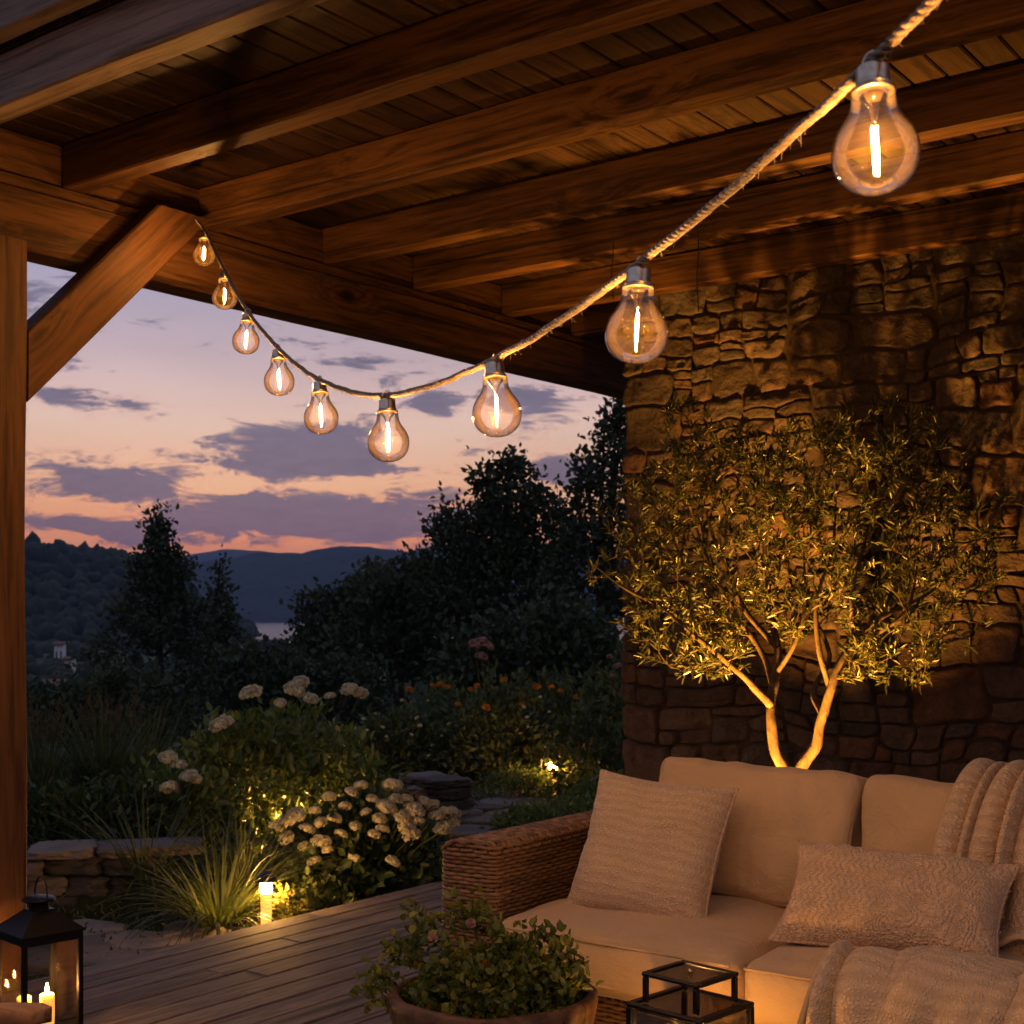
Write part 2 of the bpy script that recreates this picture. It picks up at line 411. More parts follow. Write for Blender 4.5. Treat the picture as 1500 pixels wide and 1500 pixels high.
def _lake():
    m, t = material('lake_water'); n = t.noise(t.obj(), .15, 4, .6)
    t.out(t.pbsdf(col=(.02, .03, .04), rough=.22, nrm=t.bump(n, .12, .6), spec=.6)); return m
M['lake'] = _lake()
M['iron'] = plain('black_iron', (.012, .012, .013), .42, .6, noise=.3, nscale=60, bump=.15)
M['cap'] = plain('bollard_metal', (.04, .038, .036), .5, .4, noise=.2)
M['socket'] = plain('brushed_nickel', (.80, .66, .47), .3, 1.0, noise=.25, nscale=90, bump=.08)
M['brasscup'] = plain('warm_brass', (.75, .48, .2), .25, 1.0)
M['pot'] = wood('pot_wood', (.20, .11, .062), (.08, .042, .024), 'D', grain=1.3, board=.1, rough=.6)
M['bark'] = None
def _bark():
    m, t = material('tree_bark'); p = t.obj()
    n = t.noise(t.scale(p, (1, 1, .35)), 38.0, 6, .65, .6); c = t.ramp(n, [(.3, (.035, .023, .013)), (.55, (.085, .058, .033)), (.75, (.14, .098, .056))])
    t.out(t.pbsdf(col=c, rough=.9, nrm=t.bump(n, .9, .008), spec=.15)); return m
M['bark'] = _bark()
M['darkbark'] = plain('dark_bark', (.045, .034, .025), .9, noise=.4, nscale=12, spec=.1)
M['olive'] = leafmat('olive_leaf', [(0, (.022, .028, .011)), (.5, (.06, .064, .022)), (1, (.17, .155, .06))], .33, .4)
M['dleaf'] = leafmat('dark_tree_leaf', [(0, (.028, .044, .024)), (.6, (.055, .08, .038)), (1, (.095, .105, .045))], .6, .25)
M['shrub'] = leafmat('shrub_leaf', [(0, (.06, .10, .025)), (.6, (.14, .185, .045)), (1, (.26, .28, .07))], .42, .35)
M['hyd'] = leafmat('hydrangea_leaf', [(0, (.024, .05, .017)), (.7, (.05, .085, .026)), (1, (.11, .14, .04))], .5, .3)
M['blade'] = leafmat('grass_blade', [(0, (.035, .055, .018)), (.6, (.085, .11, .035)), (1, (.17, .17, .06))], .5, .4)
M['hedge'] = leafmat('hedge_leaf', [(0, (.04, .062, .024)), (.6, (.085, .115, .042)), (1, (.15, .165, .062))], .6, .3)
M['dry'] = leafmat('dry_grass', [(0, (.04, .045, .02)), (.5, (.085, .08, .045)), (1, (.17, .125, .08))], .7, .4)
M['potleaf'] = leafmat('pot_plant_leaf', [(0, (.055, .095, .02)), (.5, (.14, .175, .032)), (.85, (.28, .27, .045)), (.97, (.24, .2, .04)), (1, (.34, .15, .03))], .42, .35)
M['limeleaf'] = leafmat('lime_leaf', [(0, (.10, .11, .02)), (1, (.24, .21, .045))], .5, .4)
M['petal'] = leafmat('cream_petal', [(0, (.5, .46, .33)), (.6, (.68, .64, .5)), (1, (.78, .74, .62))], .7, .4)
M['pinkpetal'] = leafmat('dusty_pink_petal', [(0, (.3, .15, .14)), (1, (.55, .34, .32))], .7, .4)
M['orangepetal'] = leafmat('orange_petal', [(0, (.6, .17, .02)), (1, (.75, .3, .04))], .7, .4)
M['stem'] = plain('green_stem', (.05, .07, .025), .7, noise=.3)
M['white'] = plain('white_render', (.75, .73, .7), .8, noise=.1, nscale=2)
M['tile'] = plain('roof_tile', (.2, .1, .07), .8, noise=.2, nscale=3)
M['wire'] = plain('black_cord', (.008, .008, .008), .6)
# ================================================================== sky
def make_world():
    w = bpy.data.worlds.new('World'); S.world = w; w.use_nodes = True
    t = NT(w.node_tree)
    d = t.N('TexCoord').outputs['Generated']
    F = t.vm('DOT_PRODUCT', d, tuple(FWD)); R = t.vm('DOT_PRODUCT', d, tuple(RGT)); Z = t.N('SeparateXYZ', {0: d}).outputs[2]
    az = t.m('ARCTAN2', R, F)
    el = t.m('DIVIDE', Z, t.m('MAXIMUM', t.m('SQRT', t.m('ADD', t.m('MULTIPLY', R, R), t.m('MULTIPLY', F, F))), .001))
    e = t.m('MULTIPLY', el, 1.0)
    x = t.mapr(e, 0.0, .5)
    glow = t.ramp(x, [(.04, (1.2, .34, .085)), (.11, (1.14, .41, .14)), (.18, (1.0, .53, .27)), (.27, (.78, .52, .40)), (.36, (.60, .44, .45)), (.48, (.42, .375, .49)), (.66, (.33, .32, .45)), (1.0, (.25, .275, .43))])
    cool = t.ramp(x, [(.02, (.50, .25, .20)), (.15, (.58, .36, .29)), (.27, (.58, .42, .38)), (.4, (.47, .39, .42)), (.55, (.36, .33, .44)), (1.0, (.25, .275, .43))])
    side = t.mapr(t.m('ABSOLUTE', t.m('ADD', az, .22)), .1, 1.1, 1.0, 0.0, True)
    base = t.mix(side, cool, glow)
    top = t.mapr(el, .45, 2.2, 0, 1, True); base = t.mix(top, base, (.31, .36, .52))
    back = t.mapr(F, .1, -.5, 0, 1, True); base = t.mix(back, base, t.ramp(t.mapr(el, 0, 1.5), [(0, (.42, .385, .44)), (1, (.21, .23, .35))]))
    # clouds: flat banks plus broken edges
    P = t.N('CombineXYZ', {0: t.m('MULTIPLY', az, 7.0), 1: t.m('MULTIPLY', el, 24.0), 2: 0.0}).outputs[0]
    n = t.noise(P, 2.4, 9, .68, .6); n2 = t.noise(P, 7.0, 6, .7, .3)
    field = None
    banks = [(445, 662, 150, 46, 1.0), (395, 640, 60, 24, .6), (500, 640, 70, 26, .6), (165, 708, 120, 30, .95), (265, 695, 60, 18, .6), (450, 758, 260, 40, 1.0), (590, 745, 140, 32, .65), (260, 792, 130, 16, .55), (110, 768, 110, 16, .75),
             (775, 588, 90, 20, .8), (640, 592, 70, 18, .7), (520, 528, 80, 18, .5), (90, 585, 90, 18, .6), (150, 540, 60, 14, .4), (830, 690, 80, 24, .8), (620, 796, 80, 10, .3), (60, 450, 90, 24, .3),
             (1050, 720, 160, 40, .8), (1250, 600, 180, 40, .8), (-150, 700, 160, 40, .8), (-200, 560, 150, 30, .6), (1400, 760, 200, 40, .8)]
    for px, py, rx, ry, k in banks:
        a = math.atan((px-750)/2000); tt = (900-py)/2000*math.cos(a)
        v = t.N('CombineXYZ', {0: t.m('DIVIDE', t.m('SUBTRACT', az, a), rx/2000), 1: t.m('DIVIDE', t.m('SUBTRACT', el, tt), ry/2000), 2: 0.0}).outputs[0]
        g = t.mapr(t.vm('LENGTH', v), 0.0, 1.45, k, 0.0, True)
        field = g if field is None else t.m('MAXIMUM', field, g)
    far = t.mapr(el, .42, .9, .0, .75, True)
    side2 = t.mapr(t.m('ABSOLUTE', az), .55, .8, 0, .6, True)
    field = t.m('MAXIMUM', field, t.m('MAXIMUM', far, side2))
    dens = t.m('ADD', t.m('ADD', t.m('MULTIPLY', field, .46), t.m('MULTIPLY', n, 1.1)), t.m('MULTIPLY', n2, .32))
    mask = t.mapr(dens, .775, .93, 0.0, 1.0, True)
    rim = t.m('MULTIPLY', t.mapr(dens, .68, .84, 0, 1, True), t.mapr(el, .02, .2, 1, .0))
    base = t.mix(t.m('MULTIPLY', rim, .45), base, t.mix(1.0, base, (1.15, .82, .72), 'MULTIPLY'))
    cc = t.ramp(x, [(.0, (.22, .13, .16)), (.2, (.135, .112, .165)), (.4, (.125, .115, .18)), (.6, (.2, .185, .27)), (1.0, (.13, .14, .22))])
    tx = t.mapr(n2, .3, .7, .85, 1.2); cc = t.mix(1.0, cc, t.N('CombineColor', {0: tx, 1: tx, 2: tx}).outputs[0], 'MULTIPLY')
    col = t.mix(t.m('MULTIPLY', mask, .9), base, cc)
    wash = t.mapr(t.noise(t.N('CombineXYZ', {0: t.m('MULTIPLY', az, 2.0), 1: t.m('MULTIPLY', el, 9.0), 2: 3.0}).outputs[0], 1.4, 4, .5), .35, .65, .9, 1.08)
    col = t.mix(1.0, col, t.N('CombineColor', {0: wash, 1: wash, 2: wash}).outputs[0], 'MULTIPLY')
    col = t.mix(t.mapr(el, -.05, 0), (.05, .05, .06), col)
    b = t.N('Background', {'Color': col, 'Strength': SKY})
    o = t.N('OutputWorld'); t.t.links.new(b.outputs[0], o.inputs[0])
SKY = 1.1
make_world()

# ================================================================== camera
cam = bpy.data.cameras.new('camera'); co = bpy.data.objects.new('camera', cam); C.objects.link(co); S.camera = co
co.location = (0, 0, EYE); co.rotation_euler = (PI/2, 0, math.atan2(.6, .8))
cam.sensor_width = 36; cam.lens = 36*2000/1500; cam.shift_y = .1; cam.clip_end = 20000; cam.clip_start = .02
cam.dof.use_dof = True; cam.dof.focus_distance = 2.7; cam.dof.aperture_fstop = 13.0

# ================================================================== covered terrace
RX0, RX1 = -4.08, 1.6
pg = thing('timber_pergola', 'dark timber terrace roof on a square post with open rafters and board ceiling', 'pergola', (-3.95, 2.46, 0))
ys = [2.26, 2.82, 3.41, 4.06, 4.62, 5.27]
for y in ys:
    MB().timber((RX0+.1, y, 2.812), (RX1, y, 2.812), .085, .148, .006, 60, wob=.006).build('rafter', M['grey' if y < 2.5 else 'rafter'], pg, smooth=False)
for y in (5.86, 6.5):
    MB().timber((RX0+.1, y, 2.812), (-3.32 if y < 6 else RX1, y, 2.812), .085, .148, .006, 20).build('rafter', M['rafter'], pg, smooth=False)
MB().timber((RX0-.1, 2.172, 3.01), (RX1, 2.172, 3.01), .06, .23, .005, 60, wob=.004).build('fascia_board', M['grey'], pg, smooth=False)
MB().timber((RX0-.1, 2.18, 3.155), (RX1, 2.18, 3.155), .12, .05, .005, 20).build('roof_trim', M['grey'], pg, smooth=False)
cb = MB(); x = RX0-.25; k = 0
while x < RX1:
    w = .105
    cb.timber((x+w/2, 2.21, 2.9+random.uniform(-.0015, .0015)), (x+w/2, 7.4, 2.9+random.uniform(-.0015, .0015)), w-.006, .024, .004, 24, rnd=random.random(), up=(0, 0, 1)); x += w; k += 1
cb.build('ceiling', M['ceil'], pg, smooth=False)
MB().box((RX0-.3, 2.21, 2.92), (RX1+.05, 7.5, 2.97)).build('roof_deck', M['mortar'], pg, smooth=False)
MB().timber((-4.02, 2.2, 2.717), (-4.02, 7.4, 2.717), .115, .038, .004, 40, wob=.003).build('wall_plate', M['eave'], pg, smooth=False)
MB().timber((-4.02, 2.2, 2.597), (-4.02, 7.4, 2.597), .14, .2, .008, 60, wob=.008).build('beam', M['eave'], pg, smooth=False)
blk = MB()
for a_, c_ in zip(ys+[5.86, 6.5], ys[1:]+[5.86, 6.5, 7.4]): blk.timber((-4.02, a_+.03, 2.791), (-4.02, c_-.03, 2.791), .06, .186, .004, 6, wob=.004)
blk.build('blocking_board', M['eave'], pg, smooth=False)
MB().timber((-3.955, 2.46, -.3), (-3.955, 2.46, 2.496), .2, .2, .008, 40, up=(0, 1, 0), wob=.006).build('post', M['postw'], pg, smooth=False)
bm = MB()
bm.timber((-3.90, 2.50, 2.035), (-3.90, 3.30, 2.835), .09, .165, .007, 20, up=(0, -1, 1), wob=.004)
# trim the brace foot and head to the post and the rafter line
br = bm.v; bv = np.concatenate(br); 
for arr in br:
    if len(arr):
        lo = arr[:, 1] < 2.565; arr[lo, 2] += (2.565-arr[lo, 1]); arr[lo, 1] = 2.565
        hi = arr[:, 2] > 2.734; arr[hi, 1] -= (arr[hi, 2]-2.734); arr[hi, 2] = 2.734
bm.build('brace', M['brace'], pg, smooth=False)
for (x, y, L) in ((at(897, 315, 5.2)[0], at(897, 315, 5.2)[1], .24), (at(1022, 365, 5.15)[0], at(1022, 365, 5.15)[1], .30)):
    pts = [(x+.004*math.sin(k), y, 2.74-L*k/8) for k in range(9)]
    o = MB().tube(pts, .0022, 5).build('hanging_cord', M['wire']); 
    tag(o, 'thin black cord hanging from the rafters beside the second large bulb' if L < .28 else 'thin black cord hanging down in front of the stone wall top', 'cord', 'loose cords under the rafters')

# ================================================================== stone wall
def stone_wall(name, label, x0, x1, z0, z1, Y, seed, parent=None, mat='stone', cw=(.13, .46), chh=(.12, .36), depth=.026):
    rs = random.Random(seed); cells = []
    def split(a, b, c, d, dep):
        w, h = b-a, d-c
        if dep > 0 and (w > .38 or (w > h*2.8 and rs.random() < .5) or (w > .22 and rs.random() < .22)):
            m = a+w*rs.uniform(.36, .64); split(a, m, c, d, dep-1); split(m, b, c, d, dep-1); return
        if dep > 0 and h > .105 and (h > w*.95 or h > .24 or rs.random() < .5):
            m = c+h*rs.choice((rs.uniform(.28, .42), rs.uniform(.55, .72))); split(a, b, c, m, dep-1); split(a, b, m, d, dep-1); return
        cells.append((a, b, c, d))
    z = z0
    while z < z1-.02:
        h = rs.uniform(*chh); h = min(h, z1-z)
        if z1-z-h < .07: h = z1-z
        x = x0
        while x < x1-.01:
            w = rs.uniform(*cw)*1.35
            if x1-x-w < .12: w = x1-x
            split(x, x+w, z, z+h, 4); x += w
        z += h
    b = MB(); nu, nv = 21, 17
    t1 = np.linspace(-1, 1, nu); t2 = np.linspace(-1, 1, nv)
    A0, B0 = np.meshgrid(np.sign(t1)*np.abs(t1)**.75, np.sign(t2)*np.abs(t2)**.75, indexing='ij')
    for (a, bb, c, d) in cells:
        w, h = bb-a, d-c; g = .0015
        A, B = A0.copy(), B0.copy()
        e = rs.uniform(3.2, 14)
        l = (np.abs(A)**e+np.abs(B)**e)**(1/e); m = np.maximum(np.abs(A), np.abs(B)); s = np.where(m > 0, m/np.maximum(l, 1e-6), 1)
        # squircle outline
        U = A*s*(w/2-g); V = B*s*(h/2-g)
        k1, k2 = rs.uniform(-.06, .06), rs.uniform(-.1, .1)
        U2 = U+V*k2; V2 = V+U*k1*min(1, h/w*1.5)
        r = np.clip(m, 0, 1); prof = (1-r**14)**.5
        dep = depth*rs.uniform(.55, 1.25)
        P = np.stack(((a+bb)/2+U2, np.zeros_like(U), (c+d)/2+V2), -1)
        tilt = rs.uniform(-.12, .12)*U2+rs.uniform(-.15, .15)*V2
        Pn = P+rs.uniform(0, 90); bumpy = fbm(Pn*np.array((7, 7, 9)), 4, 4)*.04*min(1, min(w, h)*6)+.014*np.abs(vnoise(Pn*11, 6))-.012*np.abs(vnoise(Pn*24, 8))
        out = -.022+(dep*.8+.016)*prof+(tilt+bumpy)*prof
        P[..., 1] = Y-out
        # slow wander of the courses
        q = P*np.array((1.9, 0, 2.1)); edge = np.clip((P[..., 0]-x0)/.25, .25, 1)
        P[..., 2] += (.055*vnoise(q+7, seed)+.020*vnoise(P*np.array((5, 0, 5)), seed+2)+.008*vnoise(P*np.array((17, 0, 17)), seed+6))*np.clip((z1-P[..., 2])/.15, 0, 1)
        P[..., 0] += (.035*vnoise(q+31, seed+1)+.024*vnoise(P*np.array((5.5, 0, 5.5)), seed+3)+.009*vnoise(P*np.array((16, 0, 16)), seed+7))*edge
        b.grid(P, rs.random(), flip=True)
    return b
wl = thing('stone_wall', 'tall rustic wall of brown rubble stones behind the sofa and olive tree', 'wall', (-1.0, 5.4, 0))
b = stone_wall('stones', '', -3.375, 1.5, -.1, 2.96, 5.35, 5)
b.build('stonework', M['stone'], wl)
MB().box((-3.35, 5.362, -.3), (1.5, 5.9, 2.875)).build('wall_core', M['mortar'], wl, smooth=False)
# stones of the end face
e = stone_wall('ends', '', 0, .5, -.1, 2.87, 0, 9, cw=(.25, .5))
for i, v in enumerate(e.v):
    e.v[i] = np.stack((-3.36+v[:, 1], 5.38+v[:, 0], v[:, 2]), -1)
e.f = [f[:, ::-1] for f in e.f]
e.build('end_stonework', M['stone'], wl)

# ================================================================== deck
dk = MB(); x = -4.285; 
while x < 2.2:
    w = .128
    y = -1.5-random.random()*2
    while y < 6.3:
        L = random.uniform(2.6, 4.2); y2 = min(y+L, 6.3)
        zz = random.uniform(-.002, .001)
        dk.timber((x+w/2, y, -.0145+zz), (x+w/2, y2-.004, -.0145+zz+random.uniform(-.001, .001)), w-.009, .029, .004, 10, rnd=random.random(), wob=.003); y = y2
    x += w
o = tag(dk.build('deck', M['deck'], smooth=False), 'weathered grey timber deck of long narrow boards', 'deck', kind='structure')
o = MB().box((-4.27, -2, -.5), (2.2, 6.28, -.05)).build('deck_base', M['mortar'], smooth=False); tag(o, kind='structure')

# ================================================================== rope and bulbs
tops = [(1278, 88, 1.2), (936, 386, 1.63), (724, 526, 2.08), (567, 579, 2.45), (468, 556, 2.98), (407, 509, 3.38), (363, 456, 3.8), (329, 396, 4.15), (300, 338, 4.62)]
T = [at(*p) for p in tops]
ext = [(.42, .62, 2.16), (-.02, .90, 1.945)]; NEXT = 2
tail = at(288, 322, 4.72)
path = np.array([(1.35, .02, 2.75), (.86, .33, 2.43)]+ext+[tuple(p+np.array((0, 0, .0))) for p in T]+[tuple(tail)])
SP = spline(path, 60)
seg = np.linalg.norm(np.diff(SP, axis=0), axis=1); cum = np.concatenate(([0], np.cumsum(seg)))
smp = np.arange(0, cum[-1], .0042); RP = np.stack([np.interp(smp, cum, SP[:, a]) for a in range(3)], -1)
rb = MB(); Tn = np.gradient(RP, axis=0); Tn /= np.linalg.norm(Tn, axis=1)[:, None]
Un = np.cross(Tn, (0, 0, 1)); Un /= np.linalg.norm(Un, axis=1)[:, None]; Wn = np.cross(Tn, Un)
wob = .0012*np.stack([vnoise(RP*22, 40+k) for k in range(3)], -1)
for k in range(3):
    a = smp*2*PI/.03+k*2*PI/3
    pts = RP+wob+.0021*(np.cos(a)[:, None]*Un+np.sin(a)[:, None]*Wn)
    rb.tube(pts, .0035+.0004*vnoise(RP*60, 60+k), 6, rnd=.2+.3*k)
n = 1500; ii = RNG.integers(5, len(RP)-5, n); dirn = unit(n)*.7+Tn[ii]*RNG.choice((-1, 1), n)[:, None]; dirn[:, 2] -= .35
for i, dv in zip(ii, dirn):
    dv = dv/np.linalg.norm(dv); L = random.uniform(.006, .014)
    s = RP[i]+dv*.004; rb.tube([s, s+dv*L*.5+np.array((0, 0, .001)), s+dv*L], [.0005, .0004, .0002], 3, rnd=.9, caps=False)
def _rope():
    m, t = material('jute'); p = t.obj(); n = t.noise(p, 260.0, 4, .65); r = t.rnd()
    c = t.ramp(t.m('ADD', t.m('MULTIPLY', n, .7), t.m('MULTIPLY', r, .3)), [(.25, (.12, .085, .055)), (.5, (.24, .18, .12)), (.8, (.35, .275, .19))])
    t.out(t.pbsdf(col=c, rough=.9, nrm=t.bump(n, .8, .0015), spec=.15, sheen=.3)); return m
tag(rb.build('rope', _rope()), 'thick twisted jute rope swagged across the terrace carrying the glowing bulbs', 'rope')

M['bulbglass'] = glass('bulb_glass', (.992, .975, .93), 0.0, .8, shade=.82)
def _glow_haze():  # haze added inside each bulb to spread the filament's glow
    m, t = material('bulb_glow_haze')
    tr = t.N('BsdfTransparent', {'Color': (1, 1, 1, 1)}).outputs[0]
    t.out(tr, t.N('VolumeScatter', {'Color': (1, .72, .36, 1), 'Density': GLOW_HAZE}).outputs[0]); m.cycles.volume_sampling = 'EQUIANGULAR'; return m
GLOW_HAZE = .09
M['filament'] = emit('filament_glow', WARM, FIL if 'FIL' in globals() else 3800.0)
BD = .076
def bulb_meshes():
    D = BD
    pr = [(0.001, 0), (.1, .007), (.2, .03), (.29, .073), (.38, .145), (.445, .235), (.483, .34), (.499, .45), (.492, .55), (.463, .65), (.415, .74), (.36, .82), (.31, .895), (.277, .97), (.26, 1.05), (.254, 1.13), (.25, 1.22)]
    pr = spline([(a, b, 0) for a, b in pr], 4)[:, :2]
    gl = MB().lathe(pr*D+np.array((0, -1.52*D)), n=48).mesh('bulb_globe', M['bulbglass'])
    sk = [(.0, 1.50), (.13, 1.50), (.175, 1.485), (.195, 1.45), (.195, 1.33), (.2, 1.325), (.2, 1.27), (.215, 1.262), (.222, 1.25), (.215, 1.238), (.205, 1.23), (.21, 1.215), (.246, 1.205), (.246, 1.18), (.232, 1.178), (.2, 1.18), (.0, 1.185)]
    so = MB().lathe(np.array(sk)*D+np.array((0, -1.52*D)), n=36)
    so.tube([(0, .004*math.sin(a)*1.0, .004+.007*math.sin(a)+.002) if False else (.0085*math.cos(a), 0, .002+.0095*math.sin(a)) for a in np.linspace(0, PI, 12)], .0016, 6)
    so = so.mesh('bulb_socket', M['socket'])
    st = MB().lathe(np.array([(.0, 1.18), (.17, 1.18), (.16, 1.12), (.09, 1.04), (.05, .96), (.035, .86), (.0, .84)])*D+np.array((0, -1.52*D)), n=20).mesh('bulb_stem', M['bulbglass'])
    wi = MB()
    wi.tube([(.03*D, 0, (1.1-1.52)*D), (.035*D, 0, (.9-1.52)*D), (.012*D, 0, (.8-1.52)*D), (0, 0, (.55-1.52)*D), (0, 0, (.33-1.52)*D), (0, 0, (.24-1.52)*D), (.002, 0, (.2-1.52)*D)], .0006, 5)
    wi = wi.mesh('bulb_wire', M['brasscup'])
    fi = MB()
    for s, ph in ((-1, 0), (1, 1.5)):
        z = np.linspace(.33, .78, 14); cap = np.sin(np.clip((z-.35)/.44, 0.02, .98)*PI)**.35
        fi.tube(np.stack((s*.026*D+.01*D*np.sin(z*7+ph)*s, .008*D*np.sin(z*5+ph), (z-1.52)*D), -1), (.0165*D)*cap, 8)
    fi = fi.mesh('bulb_filament', M['filament'])
    pg_ = spline([(a*.97, .01+b*.97, 0) for a, b in [(0.001, 0), (.2, .03), (.38, .145), (.483, .34), (.492, .55), (.415, .74), (.31, .895), (.265, .96), (.18, .97), (.001, .98)]], 3)[:, :2]
    gs = MB().lathe(pg_*D+np.array((0, -1.52*D)), n=32).mesh('bulb_glow_haze', _glow_haze()) if GLOW_HAZE else None
    return gl, so, st, wi, fi, gs
gl, so, st, wi, fi, gs = bulb_meshes()
LAB = ['biggest nearest bulb with a grey metal cap, glowing high under the rafters', 'large glowing bulb hanging in front of the beam where roof meets stone wall',
       'medium bulb on the textured rope stretch, just below the eave beam edge', 'bulb at the lowest sag of the rope above the cloud bank',
       'bulb on the thin rope stretch next to the lowest one, nearer the post', 'small bulb midway down the steep thin part of the rope, wholly against sky',
       'small bulb third from the brace, cap almost touching the eave beam edge', 'tiny bulb second from the brace, half against the beam and half against sky',
       'tiniest bulb at the rope end, tucked beside the diagonal brace', 'bulb on the rope stretch beside the viewer, next after the biggest one', 'last bulb of the rope near its high outer end']
tilts = [(.05, .06), (.03, -.02), (-.05, .06), (.04, -.03), (-.02, .05), (.04, .02), (.03, -.06), (-.03, .04), (.02, .03), (0, .04), (.05, 0)]
def make_bulb(lab, loc, i):
    r = thing('light_bulb', lab, 'light bulb', tuple(loc), 'bulbs along the rope')
    r.rotation_euler = (tilts[i][0], tilts[i][1], RNG.uniform(0, 6))
    for n_, me in (('glass_globe', gl), ('socket', so), ('filament', fi)):
        o = bpy.data.objects.new(n_, me); C.objects.link(o); o.parent = r
        if n_ == 'glass_globe':
            for n2, m2 in (('glass_stem', st), ('support_wire', wi), ('glow_haze', gs)):
                if m2 is None: continue
                q = bpy.data.objects.new(n2, m2); C.objects.link(q); q.parent = o
    return r
proto = None
for i, (p, lab) in enumerate(zip(T+[np.array(ext[1]), np.array(ext[0])], LAB)):
    p = np.array(p)-np.array((0, 0, .004))
    if proto is None: proto = make_bulb(lab, p, i)
    else: dup(proto, tuple(p), lab, (tilts[i][0], tilts[i][1], RNG.uniform(0, 6)))
# ================================================================== wicker sofa
SX0, SX1, SY0, SY1 = -2.59, .19, 3.10, 4.0
sofa = thing('wicker_sofa', 'long low wicker sofa with fat beige linen seat and back cushions', 'sofa', (-1.2, 3.55, 0))
def rrect(x0, x1, y0, y1, r, step=.013):
    c = [(x1-r, y1-r, 0), (x0+r, y1-r, PI/2), (x0+r, y0+r, PI), (x1-r, y0+r, 1.5*PI)]; P = []
    for cx, cy, a0 in c:
        for a in np.linspace(a0, a0+PI/2, 6): P.append((cx+r*math.cos(a), cy+r*math.sin(a)))
    P.append(P[0]); P = np.array(P); s = np.concatenate(([0], np.cumsum(np.linalg.norm(np.diff(P, axis=0), axis=1))))
    n = int(s[-1]/step); n += n % 2; q = np.linspace(0, s[-1], n, endpoint=False)
    return np.stack([np.interp(q, s, P[:, k]) for k in (0, 1)], -1), q
def weave(b, x0, x1, y0, y1, z0, z1, r=.03, pitch=.0115, stake=.026, inset_top=.02):
    P, q = rrect(x0, x1, y0, y1, r)
    n = len(P); T2 = np.roll(P, -1, 0)-np.roll(P, 1, 0); T2 /= np.linalg.norm(T2, axis=1)[:, None]; Nn = np.stack((T2[:, 1], -T2[:, 0]), -1)
    k = 0; z = z0
    while z < z1:
        ph = PI*(k % 2); tt = max(0, (z-(z1-.035))/.035); ins = inset_top*tt**2
        off = .0042*np.sin(q*PI/stake+ph)-ins
        zz = z+.003*vnoise(np.stack((P[:, 0]*7, P[:, 1]*7, np.full(n, k*.35)), -1), 9)+.0015*vnoise(np.stack((P[:, 0]*40, P[:, 1]*40, np.full(n, k*1.9)), -1), 3)
        pts = np.concatenate((P+Nn*off[:, None], zz[:, None]), 1); pts = np.vstack((pts, pts[:1]))
        rr = .0058*(1+.14*vnoise(pts*30, k)); rr[-1] = rr[0]
        seglen = 14; 
        b.tube(pts, rr, 6, rnd=0, caps=False)
        nf = (len(pts)-1)*6; b.r[-1] = np.repeat(np.clip(.5+.45*vnoise(np.stack((q*6, np.full(n, k*3.7), np.zeros(n)), -1), 21), 0, 1), 6)[:nf]
        z += pitch; k += 1
    for qq in np.arange(0, q[-1], stake):
        i = int(np.argmin(np.abs(q-qq))); b.tube([(P[i, 0]-Nn[i, 0]*.002, P[i, 1]-Nn[i, 1]*.002, zz_) for zz_ in np.linspace(z0-.01, z1-.01, 6)], .0042, 5, rnd=.35)
def weave_top(b, x0, x1, y0, y1, z):
    y = y0; k = 0
    while y < y1:
        xs = np.linspace(x0, x1, 26); u = (xs-x0)/(x1-x0)*2-1
        zz = z-.028*np.abs(u)**5+.0038*np.sin(xs*PI/.026+PI*(k % 2))
        yy = y+.004*vnoise(np.stack((xs*8, np.full(26, k*.4), np.zeros(26)), -1), 5)+.012*u
        b.tube(np.stack((xs, yy, zz), -1), .0059*(1+.12*vnoise(np.stack((xs*40, np.full(26, k*2.), np.zeros(26)), -1), 6)), 6, rnd=random.random()); y += .0115; k += 1
ab = MB(); weave(ab, SX0, SX0+.2, SY0, SY1, .07, .632); weave_top(ab, SX0+.008, SX0+.192, SY0+.012, SY1-.01, .634)
ab.box((SX0+.012, SY0+.012, .03), (SX0+.188, SY1-.012, .61), rnd=.1)
arm = ab.build('armrest', M['wicker'], sofa)
a2 = arm.copy(); C.objects.link(a2); a2.parent = sofa; a2.location = (SX1-SX0-.2, 0, 0)
bb = MB(); weave(bb, SX0+.21, SX1-.21, SY1-.1, SY1, .07, .70, pitch=.0135); bb.box((SX0+.225, SY1-.088, .03), (SX1-.225, SY1-.012, .68), rnd=.1); bb.build('back_panel', M['wicker'], sofa)
fb = MB(); weave(fb, SX0+.21, SX1-.21, SY0+.05, SY0+.12, .09, .262, pitch=.0125); fb.box((SX0+.225, SY0+.062, .08), (SX1-.225, SY1-.11, .258), rnd=.1); fb.build('seat_frame', M['wicker'], sofa)
for x in (SX0+.1, -1.6, -.8, SX1-.1):
    for y in (SY0+.13, SY1-.13): MB().box((x-.025, y-.025, 0), (x+.025, y+.025, .085)).build('leg', M['chairw'], sofa, smooth=False)
def seat(x0, x1, sd):
    b = MB(); b.puff((x0+.004, SY0-.035, .265), (x1-.004, SY1-.13, .44), .05, 34, (.004, .014, .03), .010, seed=sd, wf=6)
    xs = np.linspace(x0+.02, x1-.02, 40)
    for z, yy in ((.415, SY0-.026), (.30, SY0-.026)):
        b.tube(np.stack((xs, yy-.012*(1-((xs-(x0+x1)/2)/((x1-x0)/2))**2)+.002*vnoise(np.stack((xs*9, xs*0+sd, xs*0), -1)), z+.006*(1-((xs-(x0+x1)/2)/((x1-x0)/2))**2)), -1), .0042, 6)
    b.build('seat_cushion', M['cushion'], sofa)
seat(-2.38, -1.6, 1); seat(-1.6, -.8, 2); seat(-.8, -.02, 3)
